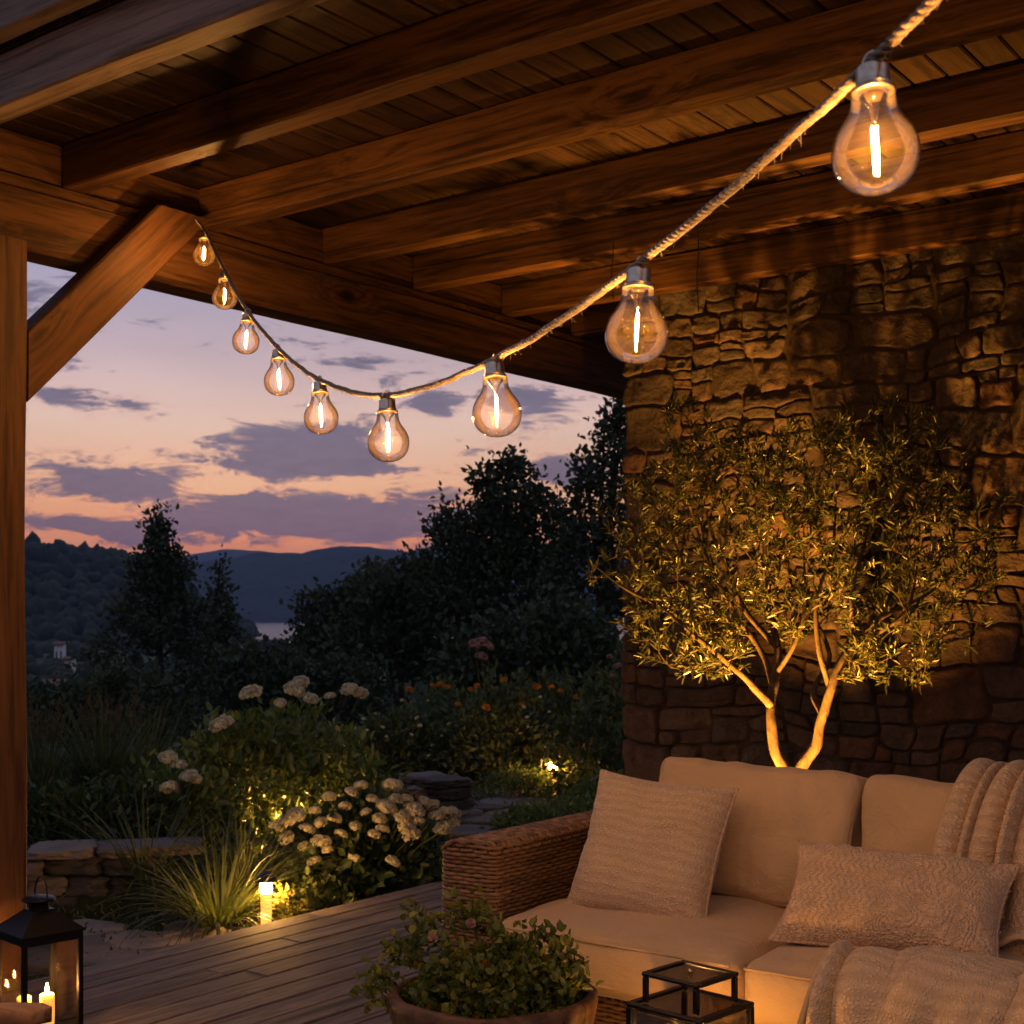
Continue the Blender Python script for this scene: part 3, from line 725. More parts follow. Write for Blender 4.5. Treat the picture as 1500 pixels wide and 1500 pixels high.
def backc(x0, x1, z0, h, y, sd, roll=0.0, th=.17, lean=.24):
    Mx = Matrix.Translation(((x0+x1)/2, y, z0)) @ Euler((-lean, roll, 0)).to_matrix().to_4x4()
    w = x1-x0
    b = MB(); b.puff((-w/2, -th/2, 0), (w/2, th/2, h), .034, 40, (-.012, .06, -.006), .017, Mx, seed=sd, wf=7)
    # piping round the front edge
    r = .03; x_, z_ = w/2-.012, h-.012; pr = []
    for cx, cz, a0 in ((x_-r, z_-r, 0), (-x_+r, z_-r, PI/2), (-x_+r, .012+r, PI), (x_-r, .012+r, 1.5*PI)):
        for a in np.linspace(a0, a0+PI/2, 7): pr.append((cx+r*math.cos(a), -th/2+.026, cz+r*math.sin(a)))
    pr.append(pr[0]); pr = np.array(pr)@np.array(Mx)[:3, :3].T+np.array(Mx)[:3, 3]
    b.tube(pr, .004, 6); b.build('back_cushion', M['cushion'], sofa)
backc(-2.20, -1.54, .455, .40, 3.655, 11, .03)
backc(-1.525, -.80, .455, .385, 3.675, 12, .0)
backc(-.79, -.06, .455, .385, 3.66, 13, -.02)

def pillow(name, label, mat, w, h, t, loc, rot, seed, cat='pillow', n=64, fr=0):
    b = MB(); s = np.linspace(-1, 1, n); s = np.sign(s)*(1-(1-np.abs(s))**1.35)
    U, V = np.meshgrid(s, s, indexing='ij')
    X = w/2*U*(1-.085*(1-V**2)*np.abs(U)**2); Z = h/2*V*(1-.085*(1-U**2)*np.abs(V)**2)
    th = t/2*((1-np.abs(U)**3.2)*(1-np.abs(V)**3.2))**.52
    Q = np.stack((X, Z, np.full_like(X, seed*3.1)), -1)
    ed = np.clip(1-np.minimum(1-np.abs(U), 1-np.abs(V))*2.2, 0, 1)
    ang = np.arctan2(Z, X)
    for sg in (-1, 1):
        wr = .010*vnoise(Q*9+sg*3, seed)+.006*vnoise(Q*22, seed+3)+.012*ed*np.sin(ang*34+4*vnoise(Q*6, seed+2))*vnoise(Q*8, seed+8)*(1-ed**6)
        Y = sg*(th+wr*np.clip(th/(t*.12), 0, 1)*.9)+.012*vnoise(Q*3.5, seed+9)
        b.grid(np.stack((X, Z, Y), -1)[..., [0, 1, 2]], rnd=.5, flip=(sg < 0))
    # corded edge
    e = [(u, -1) for u in np.linspace(-1, 1, 50)]+[(1, v) for v in np.linspace(-1, 1, 50)]+[(u, 1) for u in np.linspace(1, -1, 50)]+[(-1, v) for v in np.linspace(1, -1, 50)]
    e = np.array(e); ex = w/2*e[:, 0]*(1-.085*(1-e[:, 1]**2)*np.abs(e[:, 0])**2); ez = h/2*e[:, 1]*(1-.085*(1-e[:, 0]**2)*np.abs(e[:, 1])**2)
    ey = .012*vnoise(np.stack((ex, ez, np.full_like(ex, seed*3.1)), -1)*3.5, seed+9)
    b.tube(np.stack((ex, ez, ey), -1), .0045, 6)
    if fr:
        for i in range(fr):
            k = random.randrange(len(ex)); d = np.array((ex[k]/w, ez[k]/h, random.uniform(-.4, .4))); d /= np.linalg.norm(d)
            p = np.array((ex[k], ez[k], ey[k])); b.tube([p, p+d*random.uniform(.006, .014)+np.array((random.uniform(-.004, .004), random.uniform(-.004, .004), 0))], [.0012, .0005], 4, caps=False)
    o = b.build(name, mat); o.location = loc; o.rotation_euler = rot; o.rotation_mode = 'XYZ'
    return tag(o, label, cat, 'loose cushions on the sofa')
# local x = width, y = height, z = face normal; stand it up facing -Y
def standing(px_l, px_r): pass
pillow('throw_pillow', 'square cream textured pillow leaning beside the wicker armrest', M['pillow'], .455, .43, .18, (-2.05, 3.40, .618), (PI/2-.42, .045, .02), 3)
pillow('throw_pillow', 'oblong cable-knit pillow lying in the middle of the sofa seat', M['lumbar'], .57, .31, .17, (-1.305, 3.345, .568), (PI/2-.80, .02, .10), 6, fr=160)
pillow('throw_pillow', 'knitted pillow half hidden behind the oblong one, under the draped blanket', M['lumbar'], .44, .33, .15, (-.86, 3.52, .60), (PI/2-.5, -.05, .0), 8, fr=60)

# ------------------------------------------------------------------ throws
def cloth_thick(P, th):
    du = np.gradient(P, axis=0); dv = np.gradient(P, axis=1); n = np.cross(du, dv); n /= np.linalg.norm(n, axis=-1, keepdims=True)+1e-12
    return P+n*th, P-n*th
def throw_mesh(P, uv, th=.006):
    b = MB(); A, B = cloth_thick(P, th)
    b.grid(A, .5, uv); b.grid(B, .5, uv, flip=True)
    for sl in ((0, slice(None)), (-1, slice(None)), (slice(None), 0), (slice(None), -1)):
        e = P[sl]; b.tube(e, th*1.25, 6, .5)
    return b
# over the back cushion
nu, nv = 150, 110
u = np.linspace(0, 1, nu); v = np.linspace(0, 1, nv)
prof = spline(np.array([(3.98, .50, 0), (3.93, .75, 0), (3.84, .828, 0), (3.73, .840, 0), (3.645, .790, 0), (3.585, .70, 0), (3.545, .585, 0), (3.50, .50, 0), (3.40, .468, 0)]), 20)[:, :2]
s = np.concatenate(([0], np.cumsum(np.linalg.norm(np.diff(prof, axis=0), axis=1)))); s /= s[-1]
pv = np.stack([np.interp(v, s, prof[:, k]) for k in (0, 1)], -1)
tg = np.gradient(pv, axis=0); tg /= np.linalg.norm(tg, axis=1)[:, None]; nr = np.stack((-tg[:, 1], tg[:, 0]), -1); nr *= np.sign((nr[:, 1:2]*1-nr[:, 0:1]*.6).mean())
U, V = np.meshgrid(u, v, indexing='ij')
sh = np.interp(V, [0, .3, .42, .7, 1], [.05, .03, .0, -.03, -.05])
X = -1.205+sh*1.2+(.50+.16*V)*U+.02*vnoise(np.stack((U*3, V*3, U*0), -1), 4)
ph = (U+.10*np.sin(U*6))*2*PI*3.1+2.6*vnoise(np.stack((U*2.4, V*1.6, U*0+2), -1), 6)+V*2.2*(U-.4)
fold = (.024+.020*vnoise(np.stack((U*3, V*1.7, U*0+9), -1), 31))*(2*np.abs(np.sin(ph))**.8-1)+.010*vnoise(np.stack((U*14+V*3, V*2.5, U*0+1), -1), 38)+.012*vnoise(np.stack((U*7, V*3, U*0+5), -1), 8)
fold = (fold+.030)*np.interp(V, [0, .3, .45, 1], [.5, .8, 1, 1.15])
nz = np.sign(nr[np.argmin(np.abs(v-.45)), 1])
P = np.stack((X+.012*np.cos(ph), pv[None, :, 0]+nz*nr[None, :, 0]*fold, pv[None, :, 1]+nz*nr[None, :, 1]*fold), -1)
L = .95; uvm = np.stack((U*.75, V*L), -1)
tag(throw_mesh(P, uvm).build('throw_blanket', M['throw']), 'ribbed cream blanket draped in folds over the top of the back cushion', 'blanket', 'cream throws on the sofa')
# over the seat front
prof = spline(np.array([(3.47, .475, 0), (3.34, .472, 0), (3.2, .468, 0), (3.09, .455, 0), (3.035, .41, 0), (3.018, .32, 0), (3.015, .2, 0), (3.02, .07, 0)]), 20)[:, :2]
s = np.concatenate(([0], np.cumsum(np.linalg.norm(np.diff(prof, axis=0), axis=1)))); tot = s[-1]
nu, nv = 170, 120; u = np.linspace(0, 1, nu); v = np.linspace(0, 1, nv); U, V = np.meshgrid(u, v, indexing='ij')
start = np.interp(U, [0, .3, .6, 1], [.33, .27, .22, .15])       # distance from the back end where the cloth begins
endl = np.interp(U, [0, .40, .56, .75, 1], [tot, tot*.99, .66, .50, .43])
Ls = start+(endl-start)*V+.012*vnoise(np.stack((U*9, V*2, U*0), -1), 14)
Yp = np.interp(Ls, s, prof[:, 0]); Zp = np.interp(Ls, s, prof[:, 1])
tY = np.interp(Ls+.004, s, prof[:, 0])-np.interp(Ls-.004, s, prof[:, 0]); tZ = np.interp(Ls+.004, s, prof[:, 1])-np.interp(Ls-.004, s, prof[:, 1])
ln = np.hypot(tY, tZ)+1e-9; nY, nZ = tZ/ln, -tY/ln
ph = (U+.1*np.sin(U*6))*2*PI*2.7-V*3.4+2.4*vnoise(np.stack((U*2.2, V*2, U*0+2), -1), 16)
fold = (.026+.022*vnoise(np.stack((U*3, V*2, U*0+4), -1), 33))*(2*np.abs(np.sin(ph))**.8-1)+.010*vnoise(np.stack((U*13+V*4, V*4, U*0+1), -1), 39)+.012*vnoise(np.stack((U*6, V*4, U*0+5), -1), 18)+.034
fold *= np.interp(V, [0, .12, 1], [.6, 1, 1])
X = -1.37+.62*U-.05*(Ls/tot)*(1-U)+.03*np.interp(Ls/tot, [0, .5, 1], [0, .4, -.3])+.012*np.cos(ph)
P = np.stack((X, Yp+nY*fold*np.sign(1), Zp+nZ*fold), -1)
uvm = np.stack((U*.8, Ls), -1)
tag(throw_mesh(P, uvm, .007).build('throw_blanket', M['throw']), 'chunky knitted cream blanket spilling over the front edge of the seat', 'blanket', 'cream throws on the sofa')

# ================================================================== lanterns and candles
M['pane'] = glass('lantern_pane', (.93, .92, .9), .02, .5)
M['wax'] = None
def _wax():
    m, t = material('candle_wax'); z = t.N('SeparateXYZ', {0: t.obj()}).outputs[2]
    t.out(t.pbsdf(col=(.85, .6, .25), rough=.5, sss=1.0, sssr=(.03, .012, .004), ssss=1.0, em=(1.0, .45, .08), ems=1.1)); return m  # flame's glow through the wax added as even emission
M['wax'] = _wax()
M['flame'] = emit('candle_flame', (1.0, .45, .11), 1700.0)
def candle(loc, h, r, label, grp='candles in the lanterns'):
    t = thing('pillar_candle', label, 'candle', loc, grp)
    b = MB(); b.lathe([(.001, 0), (r, 0), (r, h*.5), (r*1.01, h-.004), (r*.96, h), (r*.86, h-.002), (r*.7, h-.008), (r*.3, h-.011), (.001, h-.011)], n=28)
    b.v[-1] = b.v[-1]+.0015*np.stack([vnoise(b.v[-1]*60, k) for k in range(3)], -1)
    w = MB().add(b.v[0], b.f[0]); o = bpy.data.objects.new('wax', w.mesh('candle_wax', M['wax'])); C.objects.link(o); o.parent = t
    k = MB().tube([(0, 0, h-.012), (.0008, 0, h-.004), (.0015, 0, h+.004)], .0009, 5); o = bpy.data.objects.new('wick', k.mesh('wick', M['wire'])); C.objects.link(o); o.parent = t
    f = MB().lathe([(.0005, h+.001), (.0035, h+.005), (.0052, h+.010), (.0046, h+.016), (.0025, h+.024), (.0004, h+.032)], n=14); o = bpy.data.objects.new('flame', f.mesh('flame', M['flame'])); C.objects.link(o); o.parent = t
    return t
def bars(b, pts, w): 
    for p, q in pts: b.timber(p, q, w, w, .0015)
def lantern_tall(loc, rz):
    t = thing('candle_lantern', 'tall black metal lantern with sloped roof by the timber post', 'lantern', loc, 'black lanterns on the deck', rz)
    h = .088; H = .345; fr = MB()
    for sx in (-1, 1):
        for sy in (-1, 1): fr.box((sx*h-.007, sy*h-.007, .0), (sx*h+.007, sy*h+.007, H))
    for z in (.022, H-.012):
        for s in (-1, 1):
            fr.box((-h+.0072, s*h-.006, z-.012), (h-.0072, s*h+.006, z+.012)); fr.box((s*h-.006, -h+.0072, z-.012), (s*h+.006, h-.0072, z+.012))
    fr.box((-h+.007, -h+.007, .02), (h-.007, h-.007, .028))
    fr.mesh('x', None); o = bpy.data.objects.new('frame', fr.mesh('lantern_frame', M['iron'], False)); C.objects.link(o); o.parent = t
    rf = MB(); z0 = H; R = h+.012; r2 = .034
    ring = lambda r, z: np.array([(r, -r, z), (r, r, z), (-r, r, z), (-r, -r, z)])
    P = np.stack((ring(R-.006, z0-.001), ring(R, z0), ring(R, z0+.006), ring(r2, z0+.062), ring(r2, z0+.066), ring(.001, z0+.066)))
    rf.grid(P[:, :, :], close_v=True, flip=True); rf.grid(np.stack((ring(.001, z0+.0005), ring(R-.006, z0-.001))), close_v=True, flip=True)
    o = bpy.data.objects.new('roof', rf.mesh('lantern_roof', M['iron'], False)); C.objects.link(o); o.parent = t
    vt = MB(); vt.lathe([(.030, z0+.066), (.030, z0+.088), (.048, z0+.090), (.050, z0+.095), (.044, z0+.100), (.02, z0+.106), (.001, z0+.107)], n=24)
    q = bpy.data.objects.new('vent_cap', vt.mesh('lantern_cap', M['iron'])); C.objects.link(q); q.parent = o
    hd = MB().tube([(.052*math.cos(a), .012*math.sin(a*.5), z0+.098+.062*math.sin(a)) for a in np.linspace(0, PI, 24)], .0026, 7)
    q = bpy.data.objects.new('handle', hd.mesh('lantern_handle', M['iron'])); C.objects.link(q); q.parent = t
    for k in range(4):
        g = MB().box((-h+.006, -h-.001, .03), (h-.006, -h+.001, H-.02)); q = bpy.data.objects.new('glass_pane', g.mesh('lantern_glass', M['pane'], False)); C.objects.link(q); q.parent = t; q.rotation_euler = (0, 0, k*PI/2)
    return t
LZ = at(57, 900, 4.13); lantern_tall((LZ[0], LZ[1], .0), math.radians(-8))
candle((LZ[0]-.035, LZ[1]-.028, .029), .115, .021, 'shorter thick candle by the post side of the tall lantern')
candle((LZ[0]+.024, LZ[1]+.012, .029), .125, .021, 'slim yellow candle at the open deck side of the tall lantern')
def lantern_low(loc, rz):
    t = thing('stepped_lantern', 'low black metal lantern with a stepped glass top in front of the sofa', 'lantern', loc, 'black lanterns on the deck', rz)
    h, H, h2, H2 = .1, .385, .074, .452; w = .007
    fr = MB()
    for sx in (-1, 1):
        for sy in (-1, 1): fr.box((sx*h-w, sy*h-w, 0), (sx*h+w, sy*h+w, H-.008)); fr.box((sx*h2-w*.8, sy*h2-w*.8, H), (sx*h2+w*.8, sy*h2+w*.8, H2-.006))
    for z in (.02,):
        for s in (-1, 1): fr.box((-h+w, s*h-.005, z-.01), (h-w, s*h+.005, z+.01)); fr.box((s*h-.005, -h+w, z-.01), (s*h+.005, h-w, z+.01))
    fr.box((-h+w, -h+w, .016), (h-w, h-w, .024))
    for hh, z, tk in ((h, H-.004, .012), (h2, H2, .011)):
        for s in (-1, 1): fr.box((-hh-w, s*hh-w, z-tk/2), (hh+w, s*hh+w, z+tk/2)); fr.box((s*hh-w, -hh+w+.0005, z-tk/2), (s*hh+w, hh-w-.0005, z+tk/2))
    o = bpy.data.objects.new('frame', fr.mesh('low_lantern_frame', M['iron'], False)); C.objects.link(o); o.parent = t
    for nm, hh, z in (('glass_shelf', h-w, H-.004), ('top_panel', h2-w, H2)):
        g = MB().box((-hh, -hh, z-.002), (hh, hh, z+.002)); q = bpy.data.objects.new(nm, g.mesh(nm, M['smoke'], False)); C.objects.link(q); q.parent = t
    kn = MB().lathe([(.001, H2+.002), (.006, H2+.003), (.006, H2+.008), (.003, H2+.012), (.001, H2+.013)], n=12); q = bpy.data.objects.new('knob', kn.mesh('lantern_knob', M['brasscup'])); C.objects.link(q); q.parent = t
    for k in range(4):
        g = MB().box((-h+w, -h-.001, .03), (h-w, -h+.001, H-.014)); q = bpy.data.objects.new('glass_pane', g.mesh('low_lantern_glass', M['pane'], False)); C.objects.link(q); q.parent = t; q.rotation_euler = (0, 0, k*PI/2)
    return t
M['smoke'] = glass('smoked_glass', (.5, .46, .42), .06, .45)
def fill_bowl(loc):  # unseen candle bowl, added to light rafters and seat from below
    t = thing('hurricane_bowl', 'unseen glass bowl of candles added beside the viewer as warm fill light', 'fill light', loc)
    b = MB().lathe([(.001, .004), (.09, .004), (.13, .03), (.16, .09), (.165, .16), (.16, .165), (.155, .16), (.15, .09), (.12, .04), (.001, .016)], n=40)
    o = bpy.data.objects.new('bowl', b.mesh('hurricane_bowl', M['pane'])); C.objects.link(o); o.parent = t
M['fillflame'] = emit('fill_bowl_flame', (1.0, .45, .11), FILL_BOWL)
HB = (-.85, 2.0, 0.0); fill_bowl(HB)
for k in range(3):
    c_ = candle((HB[0]+.06*math.cos(k*2.1), HB[1]+.06*math.sin(k*2.1), .022), .10+.02*k, .026, ('shortest', 'middle', 'tallest')[k]+' candle in the unseen fill-light bowl added beside the viewer', 'candles in the added fill-light bowl')
    for o in c_.children:
        if o.name.startswith('flame'): o.data.materials.clear(); o.data.materials.append(M['fillflame'])
LL = at(1011, 900, 3.22); lantern_low((LL[0], LL[1], 0), math.radians(-8))
candle((LL[0], LL[1], .025), .22, .028, 'candle burning low inside the stepped lantern in front of the sofa')

# ================================================================== wooden armchair at the near edge
def chair():
    e = at(84, 1482, 2.35); d = RGT[:2]/1.0; n = FWD[:2]   # it faces along the picture's right
    t = thing('wooden_armchair', 'plain wooden garden chair, only its rounded armrest end showing near the tall lantern', 'chair', (e[0]-d[0]*.3, e[1]-d[1]*.3, 0))
    zt = e[2]+.012
    def W(a, b, z): return (e[0]+d[0]*a-n[0]*b, e[1]+d[1]*a-n[1]*b, z)
    for b in (0.03, .58):
        m = MB(); xs = np.linspace(-.52, 0, 22)
        prof = []
        for a in xs:
            hw = .032*min(1, math.sqrt(max(0, 1-max(0, (a+.02)/.02)**2))*.9+.1); prof.append((a, hw))
        P = np.array([[W(a, b+s*hw, zt+z) for s, z in ((-1, -.014), (-.8, -.02), (.8, -.02), (1, -.014), (1, .0), (.8, .005), (-.8, .005), (-1, 0))] for a, hw in prof])
        m.grid(P, .4, close_v=True); bse = m.n-len(xs)*8; m.v.append(np.zeros((0, 3))); m.uv.append(np.zeros((0, 2))); m.f.append(np.array([[bse+k for k in range(8)][::-1], [bse+(len(xs)-1)*8+k for k in range(8)]])); m.r.append(np.full(2, .4))
        m.build('armrest', M['chairw'], t)
        MB().timber(W(-.06, b, 0), W(-.06, b, zt-.021), .045, .045, .004).build('leg', M['chairw'], t, smooth=False)
        MB().timber(W(-.50, b, 0), W(-.58, b, .95), .045, .045, .004).build('leg', M['chairw'], t, smooth=False)
    for k in range(6): MB().timber(W(-.03-.09*k, .06, .40), W(-.03-.09*k, .55, .40), .075, .022, .003).build('seat_board', M['chairw'], t, smooth=False)
    for k in range(4): MB().timber(W(-.53-.011*k, .055, .52+.13*k), W(-.53-.011*k, .555, .52+.13*k), .022, .08, .003).build('back_board', M['chairw'], t, smooth=False)
chair()
# ================================================================== ground, lake, hills
def sm(x, a, b): t = np.clip((x-a)/(b-a), 0, 1); return t*t*(3-2*t)
def gz(x, y):
    x = np.asarray(x, float); y = np.asarray(y, float)
    r = np.hypot(x, y)
    z = np.interp(r, [0, 11.5, 14, 30, 60, 120, 300, 600, 720, 1900, 2100, 7000], [-.13, -.13, -.3, -2.0, -3.8, -7.0, -10.6, -10.8, -15, -15, -10, -9])
    P = np.stack((x, y, np.zeros_like(x)), -1)
    z = z+np.where(r > 4.6, .03*fbm(P*1.3, 3, 3)*sm(r, 4.6, 7), 0)-.12*(r < 4)
    z = z+fbm(P*.012, 9, 3)*sm(r, 60, 250)*2.2*(1-sm(r, 500, 700))
    return z
def gz1(x, y): return float(gz(np.array([x]), np.array([y]))[0])
A = np.concatenate((np.linspace(-.52, .52, 150), np.linspace(.6, 2*PI-.6, 46)))
Rr = np.concatenate((np.linspace(.05, 16, 60), np.geomspace(17, 9000, 90)))
a2, r2 = np.meshgrid(A, Rr, indexing='ij')
X = FWD[0]*r2*np.cos(a2)+RGT[0]*r2*np.sin(a2); Y = FWD[1]*r2*np.cos(a2)+RGT[1]*r2*np.sin(a2)
b = MB().grid(np.stack((X, Y, gz(X, Y)), -1), close_u=True)
tag(b.build('ground', M['soil']), 'dark garden ground falling away to the valley', 'ground', kind='structure')
A = np.linspace(-.45, .45, 30); Rr = np.linspace(520, 2300, 30); a2, r2 = np.meshgrid(A, Rr, indexing='ij')
X = FWD[0]*r2*np.cos(a2)+RGT[0]*r2*np.sin(a2); Y = FWD[1]*r2*np.cos(a2)+RGT[1]*r2*np.sin(a2)
tag(MB().grid(np.stack((X, Y, X*0-11.0), -1)).build('lake', M['lake']), 'pale lake in the valley reflecting the dusk sky', 'lake', kind='structure')
def hill(name, label, a0, a1, r0, r1, rc, sg, prof, na, nr, rough, rs, mat):
    A = np.linspace(a0, a1, na); Rr = np.linspace(r0, r1, nr); a2, r2 = np.meshgrid(A, Rr, indexing='ij')
    X = FWD[0]*r2*np.cos(a2)+RGT[0]*r2*np.sin(a2); Y = FWD[1]*r2*np.cos(a2)+RGT[1]*r2*np.sin(a2)
    px = 750+2000*np.tan(a2); h = np.interp(px, [p[0] for p in prof], [p[1] for p in prof])
    top = (900-h)/2000*rc*np.cos(a2)+EYE
    P = np.stack((X, Y, X*0), -1)
    z = -17+(top+17)*np.exp(-((r2-rc)/sg)**2)*(1+.10*fbm(P/rs, 5, 4)*1.0)+rough*fbm(P/(rs*.12), 8, 3)
    edge = np.minimum(sm(r2, r0, r0+sg*.25), 1-sm(r2, r1-sg*.25, r1)); z = z*edge-19*(1-edge)
    o = MB().grid(np.stack((X, Y, z), -1)).build(name, mat); tag(o, label, 'hill', kind='structure'); return X, Y, z
hill('hills', 'low blue wooded hills on the far side of the lake', -.5, .4, 1950, 3600, 2700, 420, [(-250, 790), (200, 840), (300, 826), (380, 814), (440, 815), (500, 806), (540, 804), (600, 810), (650, 798), (760, 800), (1500, 840)], 260, 70, 7, 320, M['hill'])
hill('mountains', 'faint farthest ridge on the horizon behind the lake hills', -.5, .4, 3400, 6200, 4800, 600, [(-250, 800), (180, 830), (260, 818), (330, 806), (400, 812), (520, 818), (700, 830), (1500, 840)], 200, 50, 8, 600, M['hill'])
hx, hy, hz_ = hill('wooded_hill', 'near dark wooded hillside sloping down to the lake', -.62, -.13, 360, 1150, 760, 210, [(-500, 780), (-80, 782), (32, 792), (80, 799), (120, 812), (160, 808), (200, 832), (260, 862), (330, 905), (400, 960), (900, 960)], 90, 60, 2.5, 200, M['hill'])
M['forest'] = leafmat('far_foliage', [(0, (.015, .024, .012)), (.6, (.03, .043, .02)), (1, (.06, .062, .028))], .9, .1)
# one blob of foliage, made of ragged facets
def ico(sub=2):
    import bmesh
    bm = bmesh.new(); bmesh.ops.create_icosphere(bm, subdivisions=sub, radius=1); v = np.array([x.co[:] for x in bm.verts]); f = np.array([[q.index for q in x.verts] for x in bm.faces]); bm.free(); return v, f
IV, IF = ico(); IV3, IF3 = ico(4)
def blobs(b, pos, rad, tall):
    for i, (p, r, tl) in enumerate(zip(pos, rad, tall)):
        v = IV*(1+.35*vnoise(IV*2.3+i*7.7, i % 97)[:, None]+.16*vnoise(IV*6+i*3.1, 5)[:, None])*np.array((r, r, r*tl))
        b.add(v+p, IF, np.clip(.4+.3*vnoise(IV[IF[:, 0]]*2+i, 3)+RNG.uniform(-.3, .3), 0, 1))
b = MB(); n = 1900
i = RNG.integers(8, 89, n); j = RNG.integers(2, 45, n); ok = hz_[i, j] > -12; i, j = i[ok], j[ok]
pos = np.stack((hx[i, j], hy[i, j], hz_[i, j]), -1)+np.concatenate((RNG.uniform(-4, 4, (len(i), 2)), np.full((len(i), 1), 1.2)), 1)
blobs(b, pos, RNG.uniform(2.2, 4.6, len(i)), RNG.uniform(.8, 1.5, len(i)))
tag(b.build('forest', M['forest']), 'dense dark forest covering the hillside beyond the valley', 'forest', kind='stuff')
b = MB(); n = 900; az = RNG.uniform(-.42, .22, n); r = np.exp(RNG.uniform(math.log(58), math.log(600), n))
p2 = FWD[None, :2]*(r*np.cos(az))[:, None]+RGT[None, :2]*(r*np.sin(az))[:, None]
clump = vnoise(np.stack((p2[:, 0]/40, p2[:, 1]/40, r*0), -1), 4) > -.1; p2, r = p2[clump], r[clump]
blobs(b, np.concatenate((p2, (gz(p2[:, 0], p2[:, 1])+.6)[:, None]), 1), RNG.uniform(.9, 1.5, len(r))*np.interp(r, [58, 600], [.9, 2.6]), RNG.uniform(.7, 1.3, len(r)))
tag(b.build('treeline', M['forest']), 'scattered dark trees across the valley floor towards the lake', 'trees', kind='stuff')
def house(px, py, d, w, dp, h, rz, label):
    p = at(px, py, d); z = gz1(p[0], p[1])-.3; z = min(z, p[2]); H = p[2]-z+h*.5
    t = thing('house', label, 'house', (p[0], p[1], z), 'white houses in the valley', rz)
    b = MB().box((-w/2, -dp/2, 0), (w/2, dp/2, H)); o = bpy.data.objects.new('wall', b.mesh('house_wall', M['white'], False)); C.objects.link(o); o.parent = t
    P = np.array([[(-w/2-.4, -dp/2-.5, H-.1), (-w/2-.4, 0, H+dp*.33), (-w/2-.4, dp/2+.5, H-.1)], [(w/2+.4, -dp/2-.5, H-.1), (w/2+.4, 0, H+dp*.33), (w/2+.4, dp/2+.5, H-.1)]])
    b = MB().grid(P); b.grid(P-np.array((0, 0, .25)), flip=True); o = bpy.data.objects.new('roof', b.mesh('house_roof', M['tile'], False)); C.objects.link(o); o.parent = t
    for k in (-.25, .25):
        b = MB().box((w*k-w*.08, -dp/2-.03, H*.3), (w*k+w*.08, -dp/2+.02, H*.7)); o = bpy.data.objects.new('window', b.mesh('house_window', M['iron'], False)); C.objects.link(o); o.parent = t
house(88, 946, 330, 2.2, 1.8, 1.0, .6, 'highest white house in the valley near the hill foot, right of the post')
house(103, 967, 230, 1.5, 1.1, .7, .2, 'low white house in the middle of the valley fields')
house(79, 1008, 120, 1.4, 1.2, .8, .9, 'small white shed lowest in the valley, close to the dark bushes')

# ================================================================== plants
def grow(name, label, cat, base, stems, targets, leaf, lmat, bmat, group=None, per=14, spread=.05, lw=.28, r0=.02, start=.3, droop=.0, twig=.0018, hang=.15, upw=.3, crown='crown', trunk='trunk', rndf=None, n_leaf_end=4, nseg=5, lbias=0):
    """stems: list of (points, radii); twigs are grown from the stems to every target, leaves along the outer part of each twig"""
    t = thing(name, label, cat, tuple(base), group); tb = MB(); nodes = []; nrad = []
    for pts, rad in stems:
        q = spline(pts, 8); rr = np.interp(np.linspace(0, 1, len(q)), np.linspace(0, 1, len(rad)), rad)
        q = q+.25*rr[:, None]*np.stack([vnoise(q*4/ max(.2, leaf*6), 70+k) for k in range(3)], -1)
        tb.tube(q, rr, 10); nodes.append(q[len(q)//4:]); nrad.append(rr[len(q)//4:])
    N = np.concatenate(nodes); NR = np.concatenate(nrad); c0 = N[len(N)//2]
    order = np.argsort(np.linalg.norm(targets-N.mean(0), axis=1)+RNG.uniform(0, .15, len(targets)))
    LP, LA, LR, LL = [], [], [], []
    for k in order:
        T_ = targets[k]; d = T_-N; dist = np.linalg.norm(d, axis=1)*(1-.35*np.clip(d[:, 2]/(np.linalg.norm(d, axis=1)+1e-6), -.6, 1))
        i = int(np.argmin(dist)); p0 = N[i]; L = np.linalg.norm(T_-p0)
        if L < leaf*.5: continue
        m = (p0+T_)/2+RNG.normal(size=3)*L*.09+np.array((0, 0, droop*L))
        s = np.linspace(0, 1, nseg+1)[:, None]; q = (1-s)**2*p0+2*s*(1-s)*m+s*s*T_
        q = q+np.sin(s*PI)*RNG.normal(size=(nseg+1, 3))*L*.02
        ra = min(NR[i]*.75, twig*1.6+L*.012); tb.tube(q, np.linspace(ra, twig*.6, nseg+1), 5, caps=False)
        N = np.vstack((N, q[2:])); NR = np.concatenate((NR, np.linspace(ra, twig, nseg+1)[2:]))
        n = max(2, int(per*min(2.0, L/(leaf*7)+.45)))
        f = np.concatenate((RNG.uniform(start, 1, n), np.full(n_leaf_end, 1.0)))
        P = np.stack([np.interp(f, s[:, 0], q[:, a]) for a in range(3)], -1)+RNG.normal(size=(len(f), 3))*spread*leaf
        ax = (q[-1]-q[-2]); ax = ax/np.linalg.norm(ax)*.8+unit(len(f))*.85+np.array((0, 0, upw))
        LP.append(P); LA.append(ax); LL.append(leaf*RNG.uniform(.6, 1.15, len(f)))
        LR.append(np.full(len(f), RNG.uniform(-.2, .2)))
    P = np.concatenate(LP); A_ = np.concatenate(LA); L_ = np.concatenate(LL)
    A_ /= np.linalg.norm(A_, axis=1)[:, None]; nm = unit(len(P)); nm[:, 2] += .8
    r = np.clip(.45+lbias+np.concatenate(LR)+RNG.normal(size=len(P))*.22, 0, 1)
    if rndf is not None: r = rndf(P, r)
    cb_ = MB().leaves(P, A_, nm, L_, L_*lw, r)
    tb.build(trunk, bmat, t); cb_.build(crown, lmat, t)
    return t
